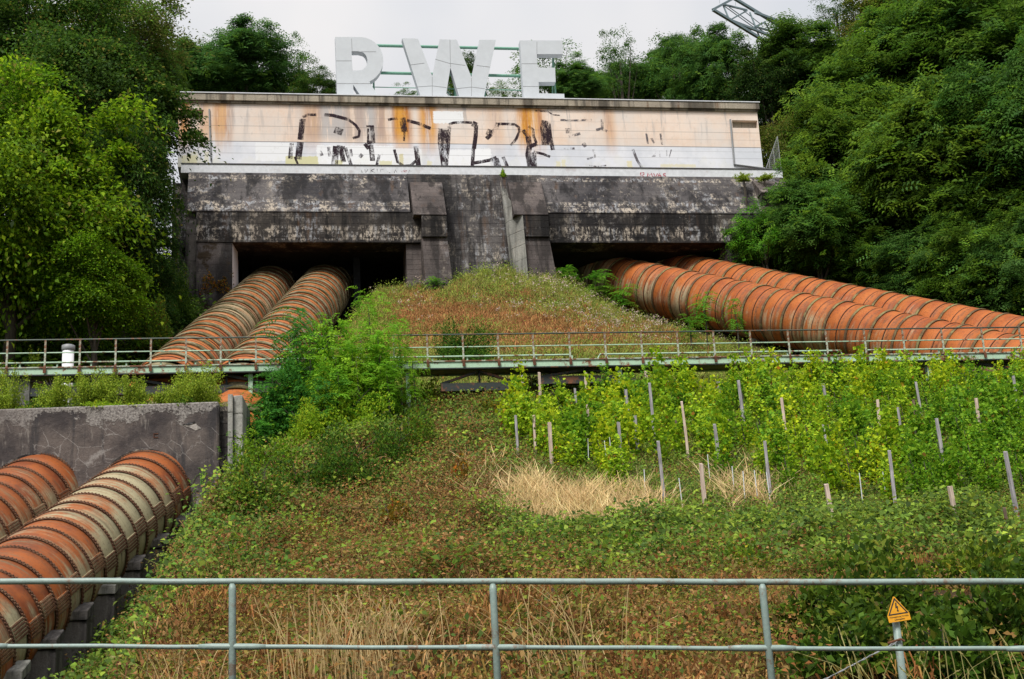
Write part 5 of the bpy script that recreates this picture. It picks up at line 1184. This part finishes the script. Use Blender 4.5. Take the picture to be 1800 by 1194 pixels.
# grapevines ----------------------------------------------------------------
def vine_mesh(seed, n=520):
    r = np.random.default_rng(seed); h = r.random(n) ** .8 * 1.9 + .1; wd = .18 + .42 * np.sin(np.clip(h / 2.0, 0, 1) * 2.6)
    sh = r.integers(0, 6, n); off = r.normal(0, .35, (6, 2)); k = r.random(n) < .12; h[k] = 1.9 + r.random(int(k.sum())) * .9; wd[k] = .25; c = np.stack([off[sh, 0] * wd * 1.6 + r.normal(0, .16, n), off[sh, 1] * wd * 1.2 + r.normal(0, .16, n), h], 1)
    d = unit(np.stack([r.normal(0, 1, n), r.normal(-.4, 1, n), r.normal(-.6, .5, n)], 1)); nn = unit(np.stack([r.normal(0, .6, n), r.normal(-.5, .6, n), r.normal(.9, .4, n)], 1))
    pal = [(.28, .46, .02), (.38, .54, .024), (.19, .36, .018), (.46, .58, .028), (.10, .23, .016)]
    col = pick(pal, n, r, .16); k = r.random(n) < .035; col[k] = pick([(.42, .3, .02), (.3, .14, .02)], int(k.sum()), r)
    ls = .20 * r.uniform(.4, 1.25, n)
    return vmesh('foliage', leaf_quads(c, d, nn, ls, ls * .95, .12), col, M['leaf'])
VN = [vine_mesh(70 + i) for i in range(6)]
vst = MB().tube([(0, 0, -.3), (.04, 0, .5), (-.03, .03, 1.3)], [.03, .022, .012], 5).mesh('stem', M['bark'])
def inside(px, py):
    lo = np.interp(px, [880, 900, 960, 1030, 1130, 1180, 1250, 1330, 1420, 1500, 1800, 1900], [730, 815, 840, 850, 885, 860, 855, 880, 900, 925, 955, 955])
    return py < lo
cnt = 0; vr = np.random.default_rng(5)
for row in range(26):
    for colm in range(34):
        x = -1.5 + colm * .86 + (row % 2) * .4 + vr.normal(0, .16); y = 38.6 + row * .68 + vr.normal(0, .13) + x * .06
        if y > 53.6 + x * .153 - 1.0 or cnt >= 290: continue
        z = gz(x, y); qx, qy = project([[x, y, z]]); qx, qy = qx[0], qy[0]
        if qx < 885 or qx > 1900 or not inside(qx, qy): continue
        if vr.random() < .27 or (1110 < qx < 1250 and qy > 800 and vr.random() < .6) or (1290 < qx < 1345 and qy > 810): continue
        k = vr.random()
        if qx > 1600 and qy > 740: k = .6
        tint, vl = (((1, 1, 1), 'yellow green grapevine among the wooden stakes below the footbridge') if k < .5 else (((.58, .74, .9), 'darker green grapevine among the wooden stakes on the slope') if k < .75 else ((1.3, 1.12, .9), 'lime yellow grapevine among the wooden stakes on the slope')))
        dr = ray(qx, 640 - (qx - 900) * .012 + vr.uniform(-14, 12)); s_max = max(.22, (dr.z / dr.y * y - z) / 2.3)
        ty = y - .15 * x; vl = vl.split(' grapevine')[0] + ' grapevine ' + ('in the top rows close under the footbridge' if ty > 49.5 else 'in the middle rows of stakes' if ty > 44.5 else 'in the lowest rows of stakes') + (', left third of the vineyard' if qx < 1180 else ', middle of the vineyard' if qx < 1480 else ', right third of the vineyard')
        root = empty('grapevine', (x, y, z)); tag(root, vl, 'grapevine', 'grapevines in the vineyard')
        s = vr.uniform(.36, .76) * (1.2 if vr.random() < .15 else 1) * (1.15 if y > 50.2 + .15 * x else 1); s = min(s, s_max); o = foliage_obj('foliage', VN[cnt % 6], root, tint); o.scale = (s ** .6 * .85, s ** .6 * .85, s); o.rotation_euler = (0, 0, vr.uniform(0, 6.28))
        link('stem', vst, root); cnt += 1
# ivy clump in the left vines
p = on_ground(985, 735, .2)
bush(985, 735, p.y, 60, 70, 'dark', 'dark ivy clump in the left part of the vineyard', tint=(.8, .8, .8))

# ground cover -----------------------------------------------------------
def proto_bramble(r, n=18, leaf=.125):
    c = np.stack([r.normal(0, .26, n), r.normal(0, .26, n), r.random(n) ** 1.3 * .62 + .02], 1); d = unit(r.normal(size=(n, 3)) * np.array([1, 1, .4])); nn = unit(r.normal(size=(n, 3)) * .55 + np.array([0, -.35, .9]))
    ls = leaf * r.uniform(.6, 1.4, n); return leaf_quads(c, d, nn, ls, ls * .65)
def proto_tuft(r, n=12, H=.5, w=.016, lean=.35):
    V = []
    for k in range(n):
        b = np.array([*r.normal(0, .10, 2), 0]); t = np.array([*r.normal(0, lean, 2), 1.0]) * H * r.uniform(.5, 1.2); s = np.array([math.cos(k * 2.4), math.sin(k * 2.4), 0]) * w
        m = b + t * .55; e = b + t + np.array([t[0], t[1], -.1 * H]) * .45
        V += [[b - s, b + s, m + s * .9, m - s * .9], [m - s * .9, m + s * .9, e + s * .25, e - s * .25]]
    return np.array(V)
def proto_heath(r, n=26):
    V = []
    for k in range(n):
        b = np.array([*r.normal(0, .22, 2), 0]); t = np.array([*r.normal(0, .3, 2), .6]) * r.uniform(.3, .9) * .55; s = np.array([math.cos(k * 1.9), math.sin(k * 1.9), 0]) * .012
        V.append([b - s * .5, b + s * .5, b + t + s * 1.3, b + t - s * 1.3])
    return np.array(V)
def proto_fluff(r):
    V = list(proto_tuft(r, 4, .7, .009, .2))
    for k in range(9):
        c = np.array([[*r.normal(0, .11, 2), .62 + r.normal(0, .07)]]); V += list(leaf_quads(c, unit(r.normal(size=(1, 3))), unit(r.normal(size=(1, 3))), [.075], [.065], 0))
    return np.array(V)
def scatter(name, label, protos, X, Y, pal_fn, smin=.7, smax=1.3, mat='grass', cat='ground cover', special=None, bright=1.5, relief=1.0):
    lump = np.maximum(0, np.sin(X * 2.1 + 1.3 * np.sin(Y * 1.1)) + np.sin(Y * 2.6 + X * .7) + .6 * np.sin(X * 5.3 - Y * 4.1)) * .13 + np.maximum(0, np.sin(X * .83 + 1.7 * np.sin(Y * .5) + 1) + np.sin(Y * 1.15 - X * .5)) ** 2 * .12
    qx, qy = project(np.stack([X, Y, ground(X, Y)], 1)); low = np.maximum(sstep((qx - 860) / 80) * sstep((np.where(qx > 1250, 965, 925) - qy) / 25), np.minimum(1, 1.6 * gb(qx, qy, 1040, 925, 150, 40))) * (Y < 56)      # kept low between the vines
    Z = ground(X, Y) + lump * relief * (1 - .8 * low) * np.where(Y > 55.5, .35, np.where((Y > 50.5) & (X > -8), .35, 1)); V, C = [], []; r = np.random.default_rng(len(X)); which = r.integers(0, len(protos), len(X)); base = pal_fn(len(X), r)
    for k, P in enumerate(protos):
        i = np.where(which == k)[0]
        if not len(i): continue
        a = r.uniform(0, 6.28, len(i)); s = r.uniform(smin, smax, len(i)) * (1 - (.35 if name != 'straw_cover' else 0) * low[i]); ca, sa = np.cos(a) * s, np.sin(a) * s; q = P.reshape(-1, 3)
        W = np.empty((len(i), len(q), 3), np.float32)
        W[:, :, 0] = q[None, :, 0] * ca[:, None] - q[None, :, 1] * sa[:, None] + X[i, None]
        W[:, :, 1] = q[None, :, 0] * sa[:, None] + q[None, :, 1] * ca[:, None] + Y[i, None]
        W[:, :, 2] = q[None, :, 2] * s[:, None] + Z[i, None]
        # plants follow the slope
        dx, dy = W[:, :, 0] - X[i, None], W[:, :, 1] - Y[i, None]
        sl = (ground(X[i], Y[i] + .4) - ground(X[i], Y[i] - .4)) / .8; W[:, :, 2] += dy * np.clip(sl, -1, 1)[:, None]
        nq = len(P); c = np.repeat(base[i], nq, 0) * r.uniform(.68, 1.36, (len(i) * nq, 1)) * bright
        if special is not None: c = special(c, nq, len(i), r)
        V.append(W.reshape(-1, 3)); C.append(c)
    V = np.concatenate(V); C = np.concatenate(C)
    o = foliage_obj(name, vmesh(name, V, np.clip(C, .004, .85), M[mat])); return tag(o, label, cat, kind='stuff')
def cloud(n, y0, y1, seed):
    r = np.random.default_rng(seed); Y = np.sqrt(r.uniform(y0 ** 2, y1 ** 2, n)); X = r.uniform(-1, 1, n) * (.45 * Y + 2.5); return X, Y
def gb(px, py, cx, cy, sx, sy): return np.exp(-((px - cx) / sx) ** 2 - ((py - cy) / sy) ** 2)
def blocked(X, Y):
    """places where nothing grows: under pipes, in the block, in the house"""
    bad = np.zeros(len(X), bool)
    for L_, lo, hi in ((LL2, 20, 49), (LL1, 20, 49), (UL1, 49, 84), (UL2, 49, 84), (UR1, 40, 90), (UR2, 40, 90)):
        m = (L_(1).x - L_(0).x); c = L_(0).x + m * Y; bad |= (np.abs(X - c) < 1.75) & (Y > lo) & (Y < hi)
    bad |= (Y > KD - .2 + X * math.tan(KY)) & (Y < KD + 3.2 + X * math.tan(KY)) & (X < -9.0)
    u = X * cb + (Y - BD) * sb; v = -X * sb + (Y - BD) * cb; bad |= (v > -1.4) & (v < 9.5) & (u > uL - 1) & (u < uR + 1.5)
    return bad
def zones(X, Y):
    px, py = project(np.stack([X, Y, ground(X, Y)], 1))
    straw = 1.3 * gb(px, py, 1030, 916, 85, 19) + .1 * gb(px, py, 1115, 900, 40, 12) + 1.0 * gb(px, py, 930, 888, 35, 16) + .08 * gb(px, py, 1310, 880, 40, 30) + .2 * gb(px, py, 830, 880, 30, 40)
    green = gb(px, py, 960, 955, 150, 35) + gb(px, py, 1130, 990, 180, 60) + .9 * gb(px, py, 470, 940, 90, 60) + .8 * gb(px, py, 300, 1130, 140, 60) + .8 * gb(px, py, 1300, 960, 220, 60) + .9 * gb(px, py, 640, 760, 200, 90) + .5 * gb(px, py, 900, 760, 120, 60) + .7 * gb(px, py, 1650, 930, 250, 80) + .6 * gb(px, py, 330, 1000, 60, 60) + .4 * gb(px, py, 900, 1060, 130, 40)
    brown = .9 * gb(px, py, 650, 930, 230, 110) + .9 * gb(px, py, 800, 830, 80, 110) + .8 * gb(px, py, 800, 1110, 330, 90) + .8 * gb(px, py, 1250, 1090, 130, 70) + .7 * gb(px, py, 560, 1060, 250, 70) + .6 * gb(px, py, 840, 695, 80, 40)
    pat2 = .5 + .5 * np.sin(X * 3.1 + 1.3 * np.sin(Y * 2.3)) * np.sin(Y * 3.7 - X * 1.2)
    pat = .5 + .5 * np.sin(X * 1.7 + 2 * np.sin(Y * .9)) * np.sin(Y * 1.9 + X * .6)
    straw = straw * (.35 + .9 * pat2)
    return px, py, straw, green * (.25 + .8 * pat), brown * (3.2 - 1.6 * pat)
r1 = np.random.default_rng(77)
PB = [proto_bramble(r1) for _ in range(8)]; PS = [proto_bramble(r1, 20, .075) for _ in range(6)]; PT = [proto_tuft(r1) for _ in range(6)]; PTs = [proto_tuft(r1, 18, .75, .011, .3) for _ in range(5)]; PH = [proto_heath(r1) for _ in range(6)]; PF = [proto_fluff(r1) for _ in range(5)]
X, Y = cloud(70000, 27, 57, 1)
keep = ~blocked(X, Y); X, Y = X[keep], Y[keep]
px, py, straw, green, brown = zones(X, Y); u = r1.random(len(X)); q = r1.random(len(X))
tot = straw * 1.6 + green + brown + .30
is_s = u < straw * 1.6 / tot; is_g = ~is_s & (u < (straw * 1.6 + green + .13) / tot); is_b = ~is_s & ~is_g
GP = [(.09, .155, .02), (.13, .20, .024), (.06, .11, .018), (.17, .22, .025), (.05, .085, .02)]
BP = [(.16, .065, .022), (.20, .095, .03), (.11, .05, .02), (.14, .10, .025), (.24, .14, .06), (.10, .11, .02)]
m = is_g & (q < .78)
scatter('bramble_cover', 'green bramble leaves covering the lower slope', PB, X[m], Y[m], lambda n, r: pick(GP, n, r, .24), mat='leaf', relief=1.5)
m = is_g & (q >= .78) & (q < .9)
scatter('grass_cover', 'olive green grass and herbs on the lower slope', PT, X[m], Y[m], lambda n, r: pick([(.13, .16, .03), (.17, .18, .045), (.09, .13, .025)], n, r, .2))
m = is_b & (q < .6)
scatter('withered_cover', 'reddish brown withered bramble on the lower slope', PS, X[m], Y[m], lambda n, r: pick(BP, n, r, .26), mat='leaf', relief=1.2)
m = is_b & (q >= .6) & (q < .86)
scatter('heath_cover', 'brown twiggy heath on the lower slope', PH, X[m], Y[m], lambda n, r: pick([(.17, .075, .035), (.20, .12, .05), (.13, .075, .035), (.12, .12, .03)], n, r, .2))
m = is_b & (q >= .86)
scatter('olive_cover', 'small olive leaves among the brown growth of the slope', PS, X[m], Y[m], lambda n, r: pick([(.10, .14, .025), (.14, .17, .03), (.07, .10, .02)], n, r, .2), mat='leaf')
m = is_s
scatter('straw_cover', 'pale straw coloured dry grass below the vineyard', PTs, X[m], Y[m], lambda n, r: pick([(.54, .38, .19), (.60, .44, .24), (.46, .33, .15), (.40, .33, .15)], n, r, .12), .65, 1.25, bright=1.2, relief=.9)
# weeds with pale seed heads in the vineyard gap
X, Y = cloud(26000, 40, 54, 3); px, py = project(np.stack([X, Y, ground(X, Y)], 1))
k = .2 * gb(px, py, 1160, 850, 65, 40) + .15 * gb(px, py, 1310, 850, 45, 40) + .2 * gb(px, py, 1010, 840, 90, 25) + .03 * ((px > 880) & (py < 900)); m = r1.random(len(X)) < k
scatter('dry_weeds', 'dry olive brown weeds between the vine stakes', PTs, X[m], Y[m], lambda n, r: pick([(.22, .22, .07), (.26, .24, .09), (.16, .21, .05)], n, r, .15), .6, 1.0, bright=1.0)
X, Y = cloud(16000, 40, 55, 31); px, py = project(np.stack([X, Y, ground(X, Y)], 1)); m = (px > 880) & (py < np.interp(px, [880, 1000, 1150, 1300, 1450, 1800], [820, 850, 900, 900, 940, 960])) & (r1.random(len(X)) < .55) & (~blocked(X, Y))
scatter('vineyard_weeds', 'low green weeds and vine shoots between the vineyard stakes', PB, X[m], Y[m], lambda n, r: pick([(.10, .19, .02), (.15, .26, .022), (.07, .13, .018), (.2, .3, .025)], n, r, .2), .6, 1.0, mat='leaf', relief=.4)
# near ground, between railing and slope foot
X, Y = cloud(15000, 14, 27, 4); m = X > -.2 * Y - 1.2; X, Y = X[m], Y[m]; q = r1.random(len(X)); px, py = project(np.stack([X, Y, ground(X, Y)], 1)); near = (px < 1370) | (r1.random(len(X)) < .12)
scatter('near_bramble', 'mixed green and brown bramble at the foot of the slope', PS, X[(q < .5) & near], Y[(q < .5) & near], lambda n, r: pick(GP + BP + BP, n, r, .24), .55, 1.05, mat='leaf', relief=.7)
scatter('near_heath', 'brown twigs and dead stalks at the foot of the slope', PH, X[(q > .65) & near], Y[(q > .65) & near], lambda n, r: pick(BP, n, r, .2), .5, .9)
# mound between the upper pipes
X, Y = cloud(52000, 55, 82, 6); m = (~blocked(X, Y)) & (X > -20) & (X < 26); X, Y = X[m], Y[m]
px, py = project(np.stack([X, Y, ground(X, Y)], 1)); u = r1.random(len(X)); q = r1.random(len(X))
rust = gb(px, py, 830, 560, 110, 26) + .9 * gb(px, py, 960, 575, 90, 22) + .9 * gb(px, py, 740, 560, 60, 50) + .8 * gb(px, py, 1110, 590, 150, 28) + .7 * gb(px, py, 860, 610, 260, 22) + .5 * gb(px, py, 900, 530, 80, 20)
ru = u < rust * .8; scr = (px < 420)
m = ~ru & ~scr & (q < .5); scatter('mound_grass', 'olive green grass on the mound below the valve house', PT, X[m], Y[m], lambda n, r: pick([(.15, .17, .03), (.20, .21, .04), (.11, .14, .025), (.22, .2, .06)], n, r, .16), .55, .95, relief=.5)
m = ~ru & ~scr & (q >= .5) & (q < .8); scatter('mound_herbs', 'leafy herbs on the mound below the valve house', PS, X[m], Y[m], lambda n, r: pick([(.12, .17, .025), (.17, .22, .03), (.09, .13, .02)], n, r, .18), .8, 1.3, mat='leaf')
m = ru & ~scr; scatter('mound_heath', 'rust brown heath patches on the mound', PH, X[m], Y[m], lambda n, r: pick([(.22, .095, .035), (.27, .13, .05), (.17, .075, .03), (.16, .14, .04)], n, r, .16), .6, 1.1)
m = scr; scatter('bank_scrub', 'green scrub on the bank left of the ribbed pipes', PB, X[m], Y[m], lambda n, r: pick([(.05, .10, .018), (.07, .13, .02), (.035, .07, .016), (.09, .08, .03)], n, r, .2), .9, 1.6, mat='leaf')
X, Y = cloud(9000, 57, 80, 8); m = ~blocked(X, Y); X, Y = X[m], Y[m]; px, py = project(np.stack([X, Y, ground(X, Y)], 1))
k = .8 * gb(px, py, 960, 500, 80, 25) + .8 * gb(px, py, 1050, 555, 70, 30) + .7 * gb(px, py, 1160, 585, 110, 22) + .5 * gb(px, py, 720, 540, 30, 25) + .3 * gb(px, py, 1270, 590, 70, 30) + .3 * gb(px, py, 900, 560, 60, 14); m = r1.random(len(X)) < k * .9
def fl_sp(c, nq, ni, r):
    c = c.reshape(ni, nq, 3); c[:, 8:] = np.array([.46, .36, .30]) * r.uniform(.7, 1.2, (ni, nq - 8, 1)); return c.reshape(-1, 3)
scatter('seed_heads', 'withered herbs with pale pinkish seed heads on the mound', PF, X[m], Y[m], lambda n, r: pick([(.14, .12, .04), (.18, .15, .06)], n, r, .15), .6, 1.1, special=fl_sp)
# forest floor
X, Y = cloud(26000, 50, 100, 9); X = X * 1.1; m = (~blocked(X, Y)) & ((X < -17) | (X > 15 + (Y - 60) * .0)); m &= ~((X > 10) & (Y < 62)); X, Y = X[m], Y[m]
scatter('forest_undergrowth', 'dark green undergrowth beneath the trees on both slopes', PB, X, Y, lambda n, r: pick(DK + MD, n, r, .2), 1.4, 2.4, mat='leaf')
# left hollow beside the saddle piers
X, Y = cloud(9000, 30, 47, 12); m = (~blocked(X, Y)) & (X < -.2 * Y + 1) ; X, Y = X[m], Y[m]; q = r1.random(len(X))
scatter('hollow_weeds', 'green weeds beside the saddle piers', PB, X[q < .45], Y[q < .45], lambda n, r: pick([(.05, .12, .016), (.08, .16, .02), (.035, .08, .014)], n, r, .2), .7, 1.2, mat='leaf')

rc = np.random.default_rng(91); X, Y = cloud(2600, 28, 54, 90); m = ~blocked(X, Y); X, Y = X[m], Y[m]
def proto_cane(r):
    a = r.uniform(0, 6.28); L = r.uniform(.7, 1.3); pts = [np.array([math.cos(a) * L * t, math.sin(a) * L * t, .25 + .9 * t - .95 * t * t]) for t in np.linspace(0, 1, 6)]; w = np.array([-math.sin(a), math.cos(a), .6]) * .009; V = []
    for p, q in zip(pts, pts[1:]): V.append([p - w, p + w, q + w * .8, q - w * .8])
    for p in pts[1:]: V += list(leaf_quads(p[None] + r.normal(0, .04, (1, 3)), unit(r.normal(size=(1, 3))), unit(r.normal(size=(1, 3)) * .4 + np.array([0, 0, 1])), [.12], [.08]))
    return np.array(V)
scatter('bramble_canes', 'arching bramble canes sticking out of the growth on the slope', [proto_cane(rc) for _ in range(8)], X, Y, lambda n, r: pick([(.16, .10, .05), (.12, .16, .03), (.2, .13, .06), (.1, .18, .025)], n, r, .2), .8, 1.3, bright=1.2)

# tall dry grass stalks close behind the railing -------------------------
def stalks(px, py, D, n, H, label, spread, pal, curve=.25, seed=0):
    r = np.random.default_rng(seed + 300); b = at(px, py, D); V = []
    for k in range(n):
        p0 = np.array([r.normal(0, spread), r.normal(0, spread * .6), 0]); h = H * r.uniform(.55, 1.1); dr = r.normal(0, curve, 2) * h; w = .0035 * r.uniform(.8, 1.5) * D / 14
        pts = [p0 + np.array([dr[0] * t * t * t, dr[1] * t * t * .5, h * (t - .18 * abs(dr[0]) / h * t ** 3)]) for t in np.linspace(0, 1, 7)]
        for a_, c_ in zip(pts, pts[1:]): V.append([a_ - [w, 0, 0], a_ + [w, 0, 0], c_ + [w * .8, 0, 0], c_ - [w * .8, 0, 0]])
        e = pts[-1]; dd = unit((pts[-1] - pts[-2])[None]); 
        for s in range(4): V += list(leaf_quads((e - dd[0] * s * .03)[None], dd + r.normal(0, .3, (1, 3)), r.normal(size=(1, 3)), [.07], [.012], 0))
    V = np.array(V); g = gz(b.x, b.y)
    o = foliage_obj('dry_grass_clump', vmesh('dry_grass_clump', V, pick(pal, len(V), r, .12), M['grass'])); o.location = (b.x, b.y, g - .05)
    return tag(o, label, 'dry grass', 'dry grass clumps behind the railing', 'stuff')
STR = [(.42, .31, .14), (.34, .24, .1), (.5, .38, .19)]
stalks(600, 1190, 15.5, 110, 1.25, 'clump of tall straw coloured grass left of the middle post', .38, STR, .16, 1)
stalks(690, 1190, 16, 70, 1.0, 'thinner straw grass just right of the tall clump', .4, STR, .2, 2)
stalks(1000, 1190, 15.5, 40, 1.3, 'sparse bent straw stalks right of the middle post', .4, STR, .35, 3)
stalks(1540, 1190, 12.6, 16, 1.1, 'arching grass stalks left of the warning sign post', .16, [(.30, .29, .1), (.38, .34, .14)], .38, 4)
stalks(1615, 1190, 12.7, 9, 1.15, 'few arching grass stalks right of the warning sign post', .1, [(.30, .29, .1), (.38, .34, .14)], .4, 5)
stalks(1720, 1190, 13.2, 14, .95, 'straight grass stalks at the bottom right', .28, [(.30, .29, .1), (.36, .3, .12)], .2, 6)
stalks(320, 1190, 16, 26, 1.0, 'loose straw stalks at the bottom left beside the saddle piers', .3, STR, .3, 7)
